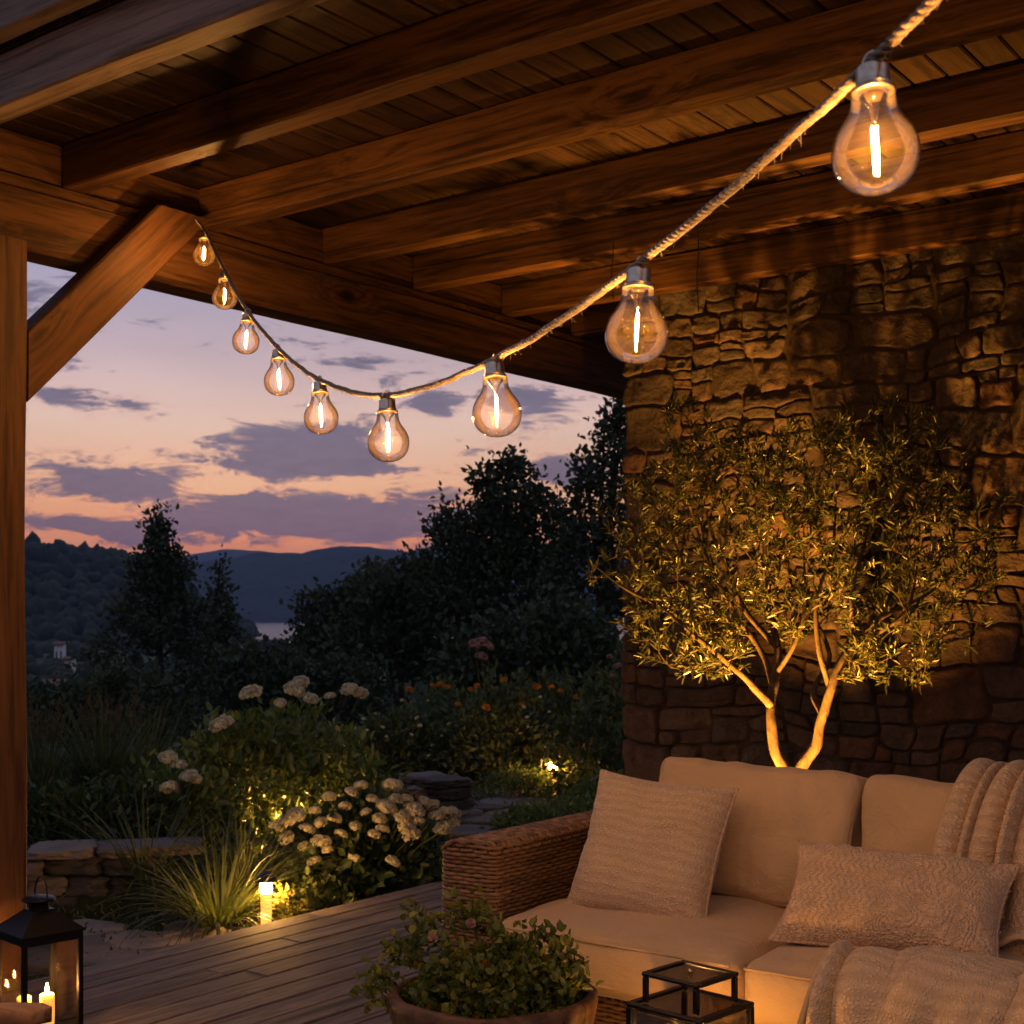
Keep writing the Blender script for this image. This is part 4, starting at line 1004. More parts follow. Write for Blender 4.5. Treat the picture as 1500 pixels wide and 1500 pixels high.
def ell(c, rx, ry, rz, n, lo=.35, below=-.9):
    d = unit(n*3); d = d[d[:, 2] > below][:n]; k = RNG.uniform(lo, 1, len(d))**.55
    w = 1+.22*vnoise(d*2.4+np.asarray(c), 12)+.1*vnoise(d*6, 5)
    R3 = np.array((rx, ry, rz)); v = d*R3*(k*w)[:, None]
    # rx runs along the picture's right, ry along the view
    return np.asarray(c)+v[:, :1]*RGT+v[:, 1:2]*FWD+v[:, 2:]*np.array((0, 0, 1.))
# ---- planting bed along the wall, tree and its light
tag(MB().box((-3.3, 4.42, -.2), (1.5, 5.3, .012)).build('planting_bed', M['soil'], smooth=False), kind='structure')
OB = on(1160, 1392, .01); OB = at(1160, 900, 5.05); OB[2] = .0
q = lambda px, py, dd=0: at(px, py, 5.05+dd)
stems = [([(OB[0], OB[1], -.02), q(1160, 1240), q(1158, 1150), q(1137, 1095), q(1130, 1030), q(1140, 960, .03), q(1128, 890, .05), q(1120, 800, .02), q(1125, 720)], [.034, .032, .028, .023, .019, .015, .012, .008, .005]),
         ([q(1158, 1170), q(1172, 1128), q(1196, 1090, -.02), q(1206, 1045, -.05), q(1225, 985, -.1), q(1248, 930, -.1), q(1250, 860, -.08), q(1270, 780)], [.026, .024, .021, .018, .015, .012, .008, .005]),
         ([q(1133, 1010, .02), q(1118, 960, .1), q(1078, 900, .12), q(1040, 830, .1), q(1010, 740, .1)], [.012, .011, .009, .006, .004]),
         ([q(1215, 1005, -.05), q(1200, 950, -.1), q(1196, 880, -.12), q(1220, 800, -.1), q(1225, 700, -.05)], [.011, .010, .008, .006, .003]),
         ([q(1138, 985, .02), q(1165, 940, -.08), q(1180, 880, -.1), q(1176, 800, -.08)], [.010, .008, .006, .003]),
         ([q(1240, 950, -.1), q(1290, 925, -.2), q(1330, 890, -.24), q(1345, 820, -.2)], [.010, .008, .006, .003]),
         ([q(1130, 1035), q(1100, 1000, -.08), q(1060, 965, -.14), q(1010, 925, -.2), q(960, 880, -.2)], [.018, .014, .011, .008, .004]),
         ([q(1205, 1048, -.05), q(1192, 1010, .1), q(1215, 960, .15), q(1185, 880, .18), q(1180, 790, .15)], [.014, .011, .009, .007, .005]),
         ([q(1246, 935, -.1), q(1300, 900, -.15), q(1360, 870, -.1), q(1400, 830, -.05)], [.012, .009, .007, .004]),
         ([q(1140, 950, .03), q(1090, 890, .1), q(1050, 800, .1), q(1020, 700, .05)], [.012, .010, .007, .004]),
         ([q(960, 885, -.2), q(915, 862, -.3), q(868, 826, -.36)], [.005, .004, .002])]
Cc = q(1168, 812, -.02)
tg_ = np.concatenate((ell(Cc, .71, .43, .52, 640, .6), ell(q(1165, 790), .4, .3, .3, 110, .2), ell(q(1060, 760), .36, .36, .42, 120, .4), ell(q(1310, 780), .36, .36, .36, 120, .4), ell(q(1010, 640), .10, .15, .20, 26, .2), ell(q(1290, 640), .3, .25, .16, 50, .3), ell(q(1020, 930, -.1), .24, .25, .17, 56, .4), ell(q(925, 860, -.25), .14, .12, .10, 16, .1), ell(q(1165, 900, .1), .3, .25, .12, 60, .2), ell(q(1285, 945, -.1), .3, .3, .17, 70, .3), ell(q(1045, 965, -.12), .16, .2, .1, 26, .3)))
rel = tg_; dd_ = rel@FWD; tpx = 750+2000*(rel@RGT)/dd_; tpy = 900-2000*(rel[:, 2]-EYE)/dd_
tg_ = tg_[(tg_[:, 1] < 5.2) & (tg_[:, 1] > 4.12) & ~((np.abs(tpx-1165) < 70) & (tpy > 925+30*np.sin(tpx*.05)))]
olive = grow('olive_tree', 'multi-stemmed olive tree lit from below between the sofa and the stone wall', 'tree', OB, stems, tg_, .043, M['olive'], M['bark'], per=12, spread=.15, lw=.19, start=.55, twig=.0021, upw=.25, n_leaf_end=5)
up = thing('uplight', 'small black garden spotlight at the foot of the olive tree', 'spotlight', (OB[0]-.03, OB[1]-.3, .012))
b = MB().lathe([(.001, 0), (.03, 0), (.03, .012), (.01, .014), (.01, .05), (.032, .055), (.036, .11), (.033, .112), (.03, .10), (.001, .098)], n=20); o = bpy.data.objects.new('body', b.mesh('uplight_body', M['iron'])); C.objects.link(o); o.parent = up
b = MB().lathe([(.001, .104), (.029, .104), (.029, .101), (.001, .101)], n=20); o = bpy.data.objects.new('lens', b.mesh('uplight_lens', emit('uplight_lens', (1, .55, .2), 30))); C.objects.link(o); o.parent = up
ld = bpy.data.lights.new('uplight_beam', 'SPOT'); ld.energy = UPL if 'UPL' in globals() else 34; ld.color = (1.0, .42, .06); ld.spot_size = math.radians(76); ld.spot_blend = .8; ld.shadow_soft_size = .03
lo = bpy.data.objects.new('uplight_beam', ld); C.objects.link(lo); lo.location = (OB[0]-.03, OB[1]-.3, .14)
tv = Vector(tuple(q(1155, 850)))-Vector(lo.location); lo.rotation_euler = tv.to_track_quat('-Z', 'Y').to_euler()

# ---- trees beyond the garden
def gtree(label, px, d, top, base_py, wpx, shape, n, leaf, group='dark trees beyond the garden', per=16, name='garden_tree', sub=None):
    b0 = at(px, 900, d); z0 = gz1(b0[0], b0[1]); base = np.array((b0[0], b0[1], z0-.05)); H = EYE+(900-top)/2000*d-z0; W_ = wpx/2000*d/2
    up_ = np.array((0, 0, 1.)); stems = [([base, base+up_*H*.35+RGT*.04, base+up_*H*.7-RGT*.05, base+up_*H*.97], [.022*H, .016*H, .009*H, .003*H])]
    if shape == 'cone':
        f = RNG.uniform(.06, 1, n)**.8; a = RNG.uniform(0, 2*PI, n); lay = .75+.35*np.sin(f*34+np.sin(a*3)); R_ = W_*(1-f)**1.15*lay*(1+.3*vnoise(np.stack((np.cos(a)*2, np.sin(a)*2, f*6), -1), 8))*RNG.uniform(.35, 1, n)**.5
        tg = base+up_*(f*H)[:, None]+RGT*(np.cos(a)*R_)[:, None]+FWD*(np.sin(a)*R_)[:, None]
        for k in range(9):
            z = H*(.2+.075*k); a_ = k*2.4; rr = W_*(1-z/H)*.7; e = base+up_*(z+.12*H*.3)+RGT*math.cos(a_)*rr+FWD*math.sin(a_)*rr
            stems.append(([base+up_*z, (base+up_*z+e)/2+up_*.03*H, e], [.007*H, .005*H, .002*H]))
    else:
        tg = []
        for (cx, cy, rx, rz, k) in sub:
            c = at(cx, cy, d); tg.append(ell(c, rx/2000*d, rx/2000*d*.9, rz/2000*d, int(n*k), .25)); 
            m = base+up_*(c[2]-z0)*.4; stems.append(([m-(m-base)*.3, m*.5+c*.5+up_*.1, c], [.012*H, .008*H, .003*H]))
        tg = np.concatenate(tg)
    return grow(name, label, 'tree', base, stems, tg, leaf, M['dleaf'], M['darkbark'], group, per=per, spread=.9, lw=.55, twig=.006, start=.15, upw=.2, n_leaf_end=5, nseg=3)
gtree('tall dark conifer-shaped tree with a thin pointed tip against the orange sky', 232, 30, 742, 1110, 420, 'cone', 600, .16)
gtree('shorter pointed dark tree standing beside the tall pointed one, before the lake', 322, 32, 812, 1110, 150, 'cone', 230, .15)
gtree('wide dark tree with a feathery two-peaked crown, tallest left of the stone wall', 745, 27, 672, 1100, 300, 'round', 900, .15, sub=[(745, 750, 62, 72, .13), (700, 800, 70, 60, .13), (790, 790, 70, 70, .13), (745, 870, 120, 80, .3), (660, 860, 60, 60, .16), (748, 690, 16, 26, .04), (712, 712, 20, 24, .04), (650, 770, 24, 26, .04)])
gtree('dark tree rising tight against the edge of the stone wall', 885, 25, 615, 1100, 200, 'round', 520, .14, sub=[(880, 740, 62, 70, .17), (900, 660, 40, 50, .08), (860, 690, 26, 36, .05), (880, 850, 90, 100, .4), (910, 610, 20, 40, .08)])
gtree('low rounded dark tree at the lake edge, lowest of the bushy ones', 480, 33, 850, 1090, 200, 'round', 420, .18, sub=[(500, 905, 62, 52, .4), (470, 965, 60, 40, .3), (545, 880, 50, 50, .3)])
gtree('dark bushy tree between the lakeside one and the two-peaked one', 585, 29, 828, 1100, 220, 'round', 520, .17, sub=[(590, 880, 70, 54, .35), (560, 930, 80, 70, .3), (640, 930, 80, 80, .3), (610, 832, 20, 18, .05)])
gtree('dark undergrowth tree filling the gap below the two-peaked crown', 820, 21, 880, 1100, 260, 'round', 420, .15, sub=[(820, 960, 110, 70, .6), (720, 985, 90, 60, .4)])
gtree('low dark tree in the dip under the pointed pair', 400, 24, 950, 1120, 230, 'round', 380, .14, sub=[(390, 1000, 90, 52, .5), (480, 1010, 90, 48, .5)])
gtree('low dark tree behind the raised bed, near the timber post', 110, 22, 985, 1120, 230, 'round', 340, .13, sub=[(90, 1045, 90, 50, .5), (180, 1040, 90, 60, .5)])

def bush(name, label, c, rx, ry, rz, n, leaf, lmat, group=None, per=10, lw=.5, cat='shrub', nst=9, upw=.5, up0=0.0, below=-.2, crown='foliage', lbias=0, extra=None, droop=.1, rndf=None):
    c = np.asarray(c, float); base = c.copy(); stems = []
    for k in range(nst):
        a = k*2.4; e = c+RGT*math.cos(a)*rx*.5+FWD*math.sin(a)*ry*.5+np.array((0, 0, rz*.6)); s0 = c+RGT*math.cos(a)*rx*.12+FWD*math.sin(a)*ry*.12
        stems.append(([s0, (s0+e)/2+np.array((0, 0, rz*.1)), e], [.006+leaf*.04, .005, .003]))
    tg = ell(c+np.array((0, 0, up0)), rx, ry, rz, n, .45, below)
    if extra is not None: tg = np.concatenate((tg, extra))
    return grow(name, label, cat, base, stems, tg, leaf, lmat, M['stem'], group, per=per, spread=.5, lw=lw, twig=.0015, start=.35, upw=upw, crown=crown, trunk='stem', n_leaf_end=4, nseg=4, droop=droop, lbias=lbias, rndf=rndf)
def flower_mesh(name, R, n, ps, mat, flat=.75):
    d = unit(n); d[:, 2] = np.abs(d[:, 2])*1.0-.25; d /= np.linalg.norm(d, axis=1)[:, None]
    p = d*np.array((R, R, R*flat))*(1+.2*vnoise(d*3.3+n, 31))[:, None]*RNG.uniform(.84, 1.06, n)[:, None]; b = MB(); P, A_, N_, Rn = [], [], [], []
    for k in range(4):
        tv = unit(n); tv -= d*np.sum(tv*d, 1)[:, None]; tv /= np.linalg.norm(tv, axis=1)[:, None]
        if k: tv = np.cross(d, P0) if k == 1 else (-P0 if k == 2 else -np.cross(d, P0))
        else: P0 = tv
        P.append(p); A_.append(tv+d*RNG.uniform(.1, .9, n)[:, None]); N_.append(d)
    P = np.concatenate(P); b.leaves(P, np.concatenate(A_), np.concatenate(N_), ps, ps*.85, np.clip(np.tile(RNG.uniform(.2, 1, n), 4), 0, 1), .15)
    b.lathe([(.001, -R*.4), (R*.4, -R*.1), (R*.5, R*.1), (R*.4, R*.3*flat), (.001, R*.45*flat)], n=10, rnd=.0)
    return b.mesh(name, mat)
FM = [flower_mesh('hydrangea_flower', .045, 130, .0135, M['petal'], .8) for _ in range(3)]
FS = flower_mesh('small_flower', .03, 50, .013, M['petal'], .6)
PK = flower_mesh('pink_flower', .06, 90, .018, M['pinkpetal'], .7)
OR = flower_mesh('orange_flower', .022, 26, .016, M['orangepetal'], .5)
def blooms(root, pts, meshes, sc=(.8, 1.15), stemto=None, name='flower_head'):
    base = np.array(root.location)
    for p in pts:
        o = bpy.data.objects.new(name, random.choice(meshes)); C.objects.link(o); o.parent = root; o.location = tuple(np.asarray(p)-base)
        k = random.uniform(*sc); o.scale = (k, k, k*random.uniform(.85, 1.05)); o.rotation_euler = (random.uniform(-.5, .5), random.uniform(-.5, .5), random.uniform(0, 6))
    if stemto is not None:
        b = MB()
        for p in pts:
            p = np.asarray(p); s0 = base+(p-base)*np.array((.25, .25, 0)); b.tube([s0, s0*.4+p*.6+np.array((0, 0, .04)), p], [.004, .003, .002], 5, caps=False)
        b.build('flower_stem', M['stem'], root)
# white hydrangea by the deck edge
c = at(532, 900, 7.05); c[2] = -.12
hy = bush('hydrangea', 'low hydrangea packed with creamy white flower heads at the deck edge', c, .50, .42, .44, 330, .075, M['hyd'], 'white-flowered shrubs', per=9, lw=.62, nst=12, below=-.05)
fp = []
pts = [(405, 1212), (420, 1228), (433, 1196), (450, 1215), (462, 1188), (470, 1235), (445, 1240), (482, 1168), (490, 1200), (505, 1182), (515, 1160), (520, 1210), (528, 1152), (536, 1190), (545, 1170), (556, 1200), (560, 1215), (566, 1183), (580, 1172), (590, 1198), (596, 1212), (606, 1188), (612, 1205), (622, 1174), (634, 1180), (640, 1196), (652, 1192), (664, 1206), (660, 1192), (548, 1222), (500, 1222), (470, 1205), (418, 1204), (575, 1152), (595, 1170), (650, 1214), (604, 1225), (460, 1262), (520, 1258), (480, 1245), (575, 1262), (645, 1218)]
for px, py in pts:
    # on the dome of the bush
    u = (px-532)/150; v = (1290-py)/145; dd = 7.05-.42*math.sqrt(max(.05, 1-min(.95, u*u*.8+max(0, v-.25)**2*1.1))); fp.append(at(px, py, dd))
blooms(hy, fp, FM, (.5, 1.05), True)
# tall shrub with white flowers
c = at(405, 900, 8.6); c[2] = -.13
ts = bush('tall_shrub', 'tall loose green shrub topped with a few white flower clusters behind the grass clump', c, .80, .58, .88, 800, .085, M['shrub'], 'white-flowered shrubs', per=9, lw=.42, nst=14, below=-.1, droop=.15)
blooms(ts, [at(368, 1016, 8.4), at(411, 1030, 8.3), at(438, 1004, 8.5), at(484, 1020, 8.4), at(512, 1010, 8.3), at(528, 1016, 8.35), at(455, 1024, 8.2), at(325, 1062, 8.2), at(430, 1012, 8.4)], FM, (.7, 1.5), True)
c = at(262, 900, 7.9); c[2] = -.13
t2 = bush('flowering_shrub', 'smaller white-flowered shrub right of the low drystone wall', c, .36, .33, .60, 240, .085, M['shrub'], 'white-flowered shrubs', per=9, lw=.42, nst=9, below=-.1)
blooms(t2, [at(246, 1110, 7.6), at(262, 1121, 7.6), at(270, 1140, 7.55), at(288, 1142, 7.55), at(222, 1152, 7.6), at(248, 1155, 7.5), at(180, 1172, 7.7), at(278, 1136, 7.5)], FM, (.6, 1.15), True)
# flower border and hedge in front of the trees
def border(label, px, d, w, top, n, seed, lb=0, mat='hedge'):
    c = at(px, 900, d); c[2] = gz1(c[0], c[1]); h = EYE+(900-top)/2000*d-c[2]
    return bush('border_shrub', label, c, w/2000*d, w/2000*d*.7, h, n, .075, M[mat], 'shrubs of the flower border', per=9, lw=.45, nst=10, below=-.1, lbias=lb), c, h
b1, c1, h1 = border('border shrub with orange dots of flower under the two-peaked tree', 660, 12.4, 120, 1000, 460, 1)
b2, c2, h2 = border('border shrub with a dusty pink plume standing above it', 725, 11.6, 90, 985, 380, 2, .1)
b3, c3, h3 = border('border shrub behind the far glowing path light', 820, 12.2, 110, 985, 460, 3)
b4, c4, h4 = border('border shrub touching the stone wall corner', 905, 11.4, 90, 965, 400, 4, .05)
b5, c5, h5 = border('dark border shrub between the tall flowering shrub and the stone stack', 580, 11.8, 90, 1030, 380, 5)
b6, c6, h6 = border('rusty-tipped border shrub in front of the wall corner', 868, 10.6, 70, 1030, 260, 6, .1)
blooms(b1, [at(634, 1004, 12), at(645, 1003, 12), at(656, 1006, 11.9), at(600, 1010, 12), at(690, 1010, 11.8), at(672, 1032, 11.7)], [OR], (.9, 1.4), None)
blooms(b2, [at(698, 1004, 11.2), at(738, 996, 11.2), at(712, 1036, 11.0)], [OR], (.8, 1.2), None)
blooms(b3, [at(786, 1006, 11.7), at(808, 1006, 11.8), at(821, 1012, 11.7), at(845, 1020, 11.6), at(762, 1030, 11.6)], [OR], (.8, 1.4), None)
blooms(b4, [at(893, 962, 11.2), at(896, 990, 11.1), at(905, 975, 11.1)], [PK], (.35, .5), None)
blooms(b2, [at(705, 940, 11.4), at(696, 944, 11.4), at(714, 946, 11.4), at(705, 962, 11.4)], [PK], (.55, .95), True)
blooms(b1, [at(640+random.uniform(-60, 60), 1040+random.uniform(-20, 60), 11.6) for _ in range(9)], [FS], (.3, .6), None)
blooms(b3, [at(820+random.uniform(-60, 60), 1040+random.uniform(-20, 60), 11.3) for _ in range(9)], [FS], (.3, .6), None)
blooms(b5, [at(580+random.uniform(-50, 50), 1060+random.uniform(-20, 60), 11.1) for _ in range(8)], [FS], (.3, .55), None)
# low green plants by the stone path
for px, d, w, top, lab in ((840, 8.6, 90, 1172, 'low spreading green plant behind the wicker armrest'), (770, 8.9, 50, 1186, 'low green plant at the edge of the stone path'), (880, 9.6, 60, 1140, 'leafy low plant at the foot of the stone wall corner'), (760, 10.6, 60, 1128, 'low plants around the far path light, darker ones')):
    c = at(px, 900, d); c[2] = gz1(c[0], c[1]); h = EYE+(900-top)/2000*d-c[2]
    bush('low_plant', lab, c, w/2000*d, w/2000*d, max(h, .12), 170, .05, M['shrub'], 'low plants by the path', per=9, lw=.4, cat='plant', nst=8, below=-.05)
# ---- grasses
def grass(name, label, c, rad, h, n, mat, group=None, w=.0075, lean=.75, tilt=0.0, plume=0):
    b = MB(); c = np.asarray(c, float); k = 8; s = np.linspace(0, 1, k)
    for i in range(n):
        a = RNG.uniform(0, 2*PI); o = c+RGT*math.cos(a)*rad*.22*RNG.random()+FWD*math.sin(a)*rad*.22*RNG.random()
        L = h*RNG.uniform(.65, 1.35); ln = lean*RNG.uniform(.25, 1.25); d = RGT*math.cos(a)+FWD*math.sin(a)
        th = np.cumsum(np.full(k, 1/(k-1)))*ln*1.55+RNG.uniform(0, .25)+tilt; th[0] = RNG.uniform(0, .2)
        st_ = L/(k-1); P = o+np.concatenate(([[0, 0, 0]], np.cumsum(d*np.sin(th[1:])[:, None]*st_+np.array((0, 0, 1.))*np.cos(th[1:])[:, None]*st_, 0)))
        sd = np.cross(d, (0, 0, 1)); ww = (w*RNG.uniform(.6, 1.2)*(1-s**2.2)+.0006)[:, None]
        b.grid(np.stack((P-sd*ww/2, P+np.array((0, 0, -.0012)), P+sd*ww/2), 1), np.clip(RNG.normal(.5, .25), 0, 1))
    t = thing(name, label, 'grass clump', tuple(c), group); b.build('blades', M[mat], t)
    if plume:
        pb = MB()
        for i in range(plume):
            a = RNG.uniform(0, 2*PI); d = RGT*math.cos(a)+FWD*math.sin(a); L = h*RNG.uniform(.9, 1.25); ln = RNG.uniform(.15, .7)
            z = np.linspace(0, 1, 9); P = c+d*(np.sin(z*ln)*L*.6)[:, None]*1.0+np.array((0, 0, 1.))*(z*L*(1-.18*ln*z))[:, None]
            pb.tube(P, np.linspace(.0022, .0008, 9), 4, .4, caps=False)
            m = 22; f = RNG.uniform(.72, 1, m); q = np.stack([np.interp(f, z, P[:, x]) for x in range(3)], -1)
            pb.leaves(q, unit(m)*.7+np.array((0, 0, .8)), unit(m), .022, .005, RNG.uniform(.5, 1, m))
        pb.build('seed_heads', M['dry'], t)
    return t
c = at(322, 900, 6.15); c[2] = -.13; grass('ornamental_grass', 'arching ornamental grass clump lit gold by the near path light', c, .45, .52, 210, 'blade', 'clumps of grass', w=.012, lean=1.15, tilt=.1)
c = at(355, 900, 6.6); c[2] = -.13; grass('ornamental_grass', 'upright grass tuft right behind the lit arching clump', c, .3, .55, 90, 'blade', 'clumps of grass', w=.011, lean=.8)
c = at(215, 900, 6.7); c[2] = -.13; grass('ornamental_grass', 'dim grass clump at the end of the low drystone wall', c, .4, .55, 170, 'blade', 'clumps of grass', w=.012, lean=1.0)
for px, d, h, n, pl, lab in ((60, 8.2, .62, 340, 40, 'dark tussock of tall grass next to the timber post with dry seed heads'), (150, 8.4, .66, 360, 46, 'dark tussock in the middle of the raised bed with brownish seed heads'), (210, 9.0, .55, 240, 20, 'dark grass tussock farthest back in the raised bed')):
    c = at(px, 900, d); c[2] = .1; grass('grass_tussock', lab, c, .55, h, n, 'dry' if 0 else 'hedge', 'clumps of grass', w=.008, lean=.8, plume=pl)
for px, d, lab in ((20, 7.4, 'dark leafy filler plant behind the drystone wall beside the post'), (110, 7.3, 'dark leafy plant behind the middle of the drystone wall'), (185, 7.5, 'dark leafy plant behind the end of the drystone wall')):
    c = at(px, 900, d); c[2] = .08; bush('bed_plant', lab, c, .32, .25, .3, 200, .07, M['hyd'], 'plants of the raised bed', per=8, lw=.35, cat='plant', nst=7, below=0)
c = at(422, 900, 6.25); c[2] = -.13
bush('lime_plant', 'small yellow-green plant glowing beside the near path light', c, .085, .08, .15, 60, .045, M['limeleaf'], None, per=7, lw=.6, cat='plant', nst=6, below=0)
c = at(475, 900, 6.5); c[2] = -.13
bush('low_plant', 'low gold-lit groundcover plant between the near path light and hydrangea', c, .2, .12, .15, 110, .045, M['shrub'], 'low plants by the path', per=8, lw=.55, cat='plant', nst=6, below=0)
c = at(838, 900, 11.2); c[2] = gz1(c[0], c[1])
bush('wispy_plant', 'thin wispy plant lit gold just right of the far path light', c, .16, .16, .5, 46, .045, M['limeleaf'], None, per=5, lw=.4, cat='plant', nst=6, below=0)
c = at(790, 900, 11.5); c[2] = gz1(c[0], c[1])
bush('wispy_plant', 'thin leafy stems lit gold just left of the far path light', c, .10, .12, .45, 34, .045, M['limeleaf'], None, per=5, lw=.4, cat='plant', nst=5, below=0)

# ---- drystone edging, stone stack, flagstones
def rock(b, c, sx, sy, sz, rz, seed, rnd):
    v = IV3.copy(); e = 9.0; l = (np.abs(v)**e).sum(1)**(1/e); v = v/l[:, None]
    v = v*(1+.10*vnoise(v*1.3+seed*3.3, seed)+.16*np.abs(vnoise(v*2.6+seed*1.7, seed+4))-.10+.05*vnoise(v*7+seed, 3))[:, None]*np.array((sx, sy, sz))/2
    ca, sa = math.cos(rz), math.sin(rz); v = np.stack((v[:, 0]*ca-v[:, 1]*sa, v[:, 0]*sa+v[:, 1]*ca, v[:, 2]), -1)
    b.add(v+np.asarray(c), IF3, rnd)
def drystack(name, label, p0, p1, rows, lens, hs, dep, cap, cat='stone wall', group=None):
    b = MB(); p0 = np.asarray(p0); p1 = np.asarray(p1); d = p1-p0; L = np.linalg.norm(d[:2]); d = d/L; rz = math.atan2(d[1], d[0]); z = p0[2]; sd = 0; nrm = np.array((-d[1], d[0], 0))
    for r_ in range(rows):
        h = random.uniform(*hs) if r_ < rows-1 or not cap else cap; s = -random.uniform(0, .1)
        top = r_ == rows-1
        while s < L:
            w = random.uniform(*lens)*(1.5 if top and cap else 1); sd += 1
            rock(b, p0+d*(s+w/2)+nrm*random.uniform(-.04, .04)+np.array((0, 0, z-p0[2]+h/2+random.uniform(-.008, .008))), w*1.02, dep*random.uniform(.8, 1.15), h*random.uniform(.92, 1.12), rz+random.uniform(-.1, .1), sd+r_*31, random.random()); s += w*1.0
        z += h
    t = thing(name, label, cat, tuple(p0), group); b.build('stonework', M['slate'], t, smooth=True); return t
p0 = at(-80, 900, 6.5); p1 = at(205, 900, 6.75); p0[2] = p1[2] = -.13
drystack('drystone_wall', 'low drystone retaining wall with flat cap stones between the post and grass', p0, p1, 4, (.16, .34), (.07, .11), .3, .055)
p0 = at(606, 900, 9.9); p1 = at(668, 900, 9.5); p0[2] = p1[2] = -.14
drystack('stone_stack', 'short stack of flat grey stones behind the white hydrangea', p0, p1, 4, (.16, .28), (.07, .10), .34, .06, 'stone wall')
rb_ = MB().box(tuple(at(-200, 900, 7.2)[:2])+(-.2,), tuple(at(-200, 900, 7.2)[:2]+np.array((.1, .1)))+(.1,)) if False else None
A = np.linspace(-.42, -.235, 24); Rr = np.linspace(6.75, 10.5, 16); a2, r2 = np.meshgrid(A, Rr, indexing='ij')
X = FWD[0]*r2*np.cos(a2)+RGT[0]*r2*np.sin(a2); Y = FWD[1]*r2*np.cos(a2)+RGT[1]*r2*np.sin(a2)
ed = np.minimum(sm(r2, 6.75, 6.9), 1-sm(r2, 9.3, 10.5))*(1-sm(a2, -.26, -.236))
Zb = -.2+.30*ed+.03*fbm(np.stack((X*3, Y*3, X*0), -1), 4, 3)
tag(MB().grid(np.stack((X, Y, Zb), -1)).build('raised_bed', M['soil']), 'dark raised planting bed behind the drystone wall', 'ground', kind='structure')
# flagstones: a path through the garden and by the deck edge
fl = MB()
def flag(px, py, w, l, rz, seed, z=None):
    p = on(px, py, -.10); z = gz1(p[0], p[1])+.012 if z is None else z
    n = 14; a = np.linspace(0, 2*PI, n, endpoint=False); r = 1+.18*vnoise(np.stack((np.cos(a)*1.6, np.sin(a)*1.6, np.full(n, seed*2.3)), -1), seed)
    e = 3.2; q = (np.abs(np.cos(a))**e+np.abs(np.sin(a))**e)**(-1/e)*r; xy = np.stack((np.cos(a)*q*w/2, np.sin(a)*q*l/2), -1)
    ca, sa = math.cos(rz), math.sin(rz); xy = xy@np.array(((ca, sa), (-sa, ca)))
    P = np.stack([np.concatenate((xy*k+p[:2], np.full((n, 1), z+dz)), 1) for k, dz in ((1.0, -.04), (1.0, .012), (.96, .02), (.5, .021), (.01, .021))]); fl.grid(P, random.random(), close_v=True, flip=True)
k = 0
for px, py, w, l, rz in [(712, 1196, .55, .45, .3), (760, 1190, .5, .5, .1), (700, 1178, .5, .45, .6), (748, 1174, .55, .5, .2), (795, 1176, .45, .45, .4), (725, 1162, .5, .5, .1), (772, 1158, .5, .45, .2), (800, 1146, .5, .5, .3), (840, 1150, .4, .45, .1), (690, 1215, .5, .45, .2),
                      (140, 1385, .5, .42, .3), (200, 1380, .5, .4, .1), (255, 1376, .45, .36, .2), (170, 1405, .42, .34, .4), (225, 1396, .4, .3, .2), (110, 1405, .5, .4, .2), (300, 1370, .4, .28, .0), (60, 1400, .5, .45, .1), (20, 1385, .5, .45, .3), (75, 1370, .45, .4, .2), (120, 1363, .45, .4, .1), (-30, 1400, .6, .5, .2), (280, 1360, .35, .28, .2), (345, 1366, .36, .2, .1)]:
    k += 1; q_ = .74 if k > 10 else .9; flag(px, py, w*q_, l*q_, rz+.3*math.sin(k*2.1), k)
tag(fl.build('stone_path', M['slate'], smooth=False), 'irregular grey flagstones set in the garden ground', 'path', kind='structure')
# ground litter
b = MB(); n = 14000; az = RNG.uniform(-.42, .12, n); r = RNG.uniform(5.0, 13, n); p2 = FWD[None, :2]*(r*np.cos(az))[:, None]+RGT[None, :2]*(r*np.sin(az))[:, None]
ok = (p2[:, 0] < -4.3) | (p2[:, 1] > 6.6); p2 = p2[ok]; n = len(p2)
b.leaves(np.concatenate((p2, (gz(p2[:, 0], p2[:, 1])+.004)[:, None]), 1), unit(n)*.6+np.array((0, 0, .55)), unit(n), RNG.uniform(.02, .06, n), RNG.uniform(.008, .016, n), RNG.uniform(0, 1, n))
tag(b.build('ground_cover', M['hedge']), 'low dark ground cover between the plants', 'ground cover', kind='stuff')

# ---- path lights
def bollard(px, d, label, k=1.0, en=(9.0, 700.0)):
    c = at(px, 900, d); z0 = gz1(c[0], c[1])-.005
    t = thing('path_light', label, 'path light', (c[0], c[1], z0), 'glowing path lights')
    def P(nm, prof, mat, par, n=20):
        o = bpy.data.objects.new(nm, MB().lathe([(r*k, z*k) for r, z in prof], n=n).mesh('path_light_'+nm, mat)); C.objects.link(o); o.parent = par; return o
    P('base', [(.001, 0), (.03, 0), (.03, .012), (.022, .016), (.001, .016)], M['cap'], t)
    P('lit_tube', [(.001, .0165), (.0195, .017), (.0205, .1), (.021, .155), (.001, .156)], emit('amber_tube', (1, .36, .06), en[0]*.2), t)
    P('lamp', [(.001, .150), (.022, .151), (.024, .17), (.022, .19), (.001, .191)], emit('path_lamp', (1, .46, .10), en[1]), t)
    c_ = P('cap', [(.001, .193), (.042, .193), (.043, .198), (.036, .212), (.02, .226), (.006, .232), (.001, .233)], M['cap'], t)
    b = MB()
    for a in (0.4, 2.5, 4.6): b.tube([(.0235*k*math.cos(a), .0235*k*math.sin(a), .15*k), (.0245*k*math.cos(a), .0245*k*math.sin(a), .195*k)], .0018*k, 5)
    o = bpy.data.objects.new('cage_wire', b.mesh('path_light_wire', M['cap'])); C.objects.link(o); o.parent = t
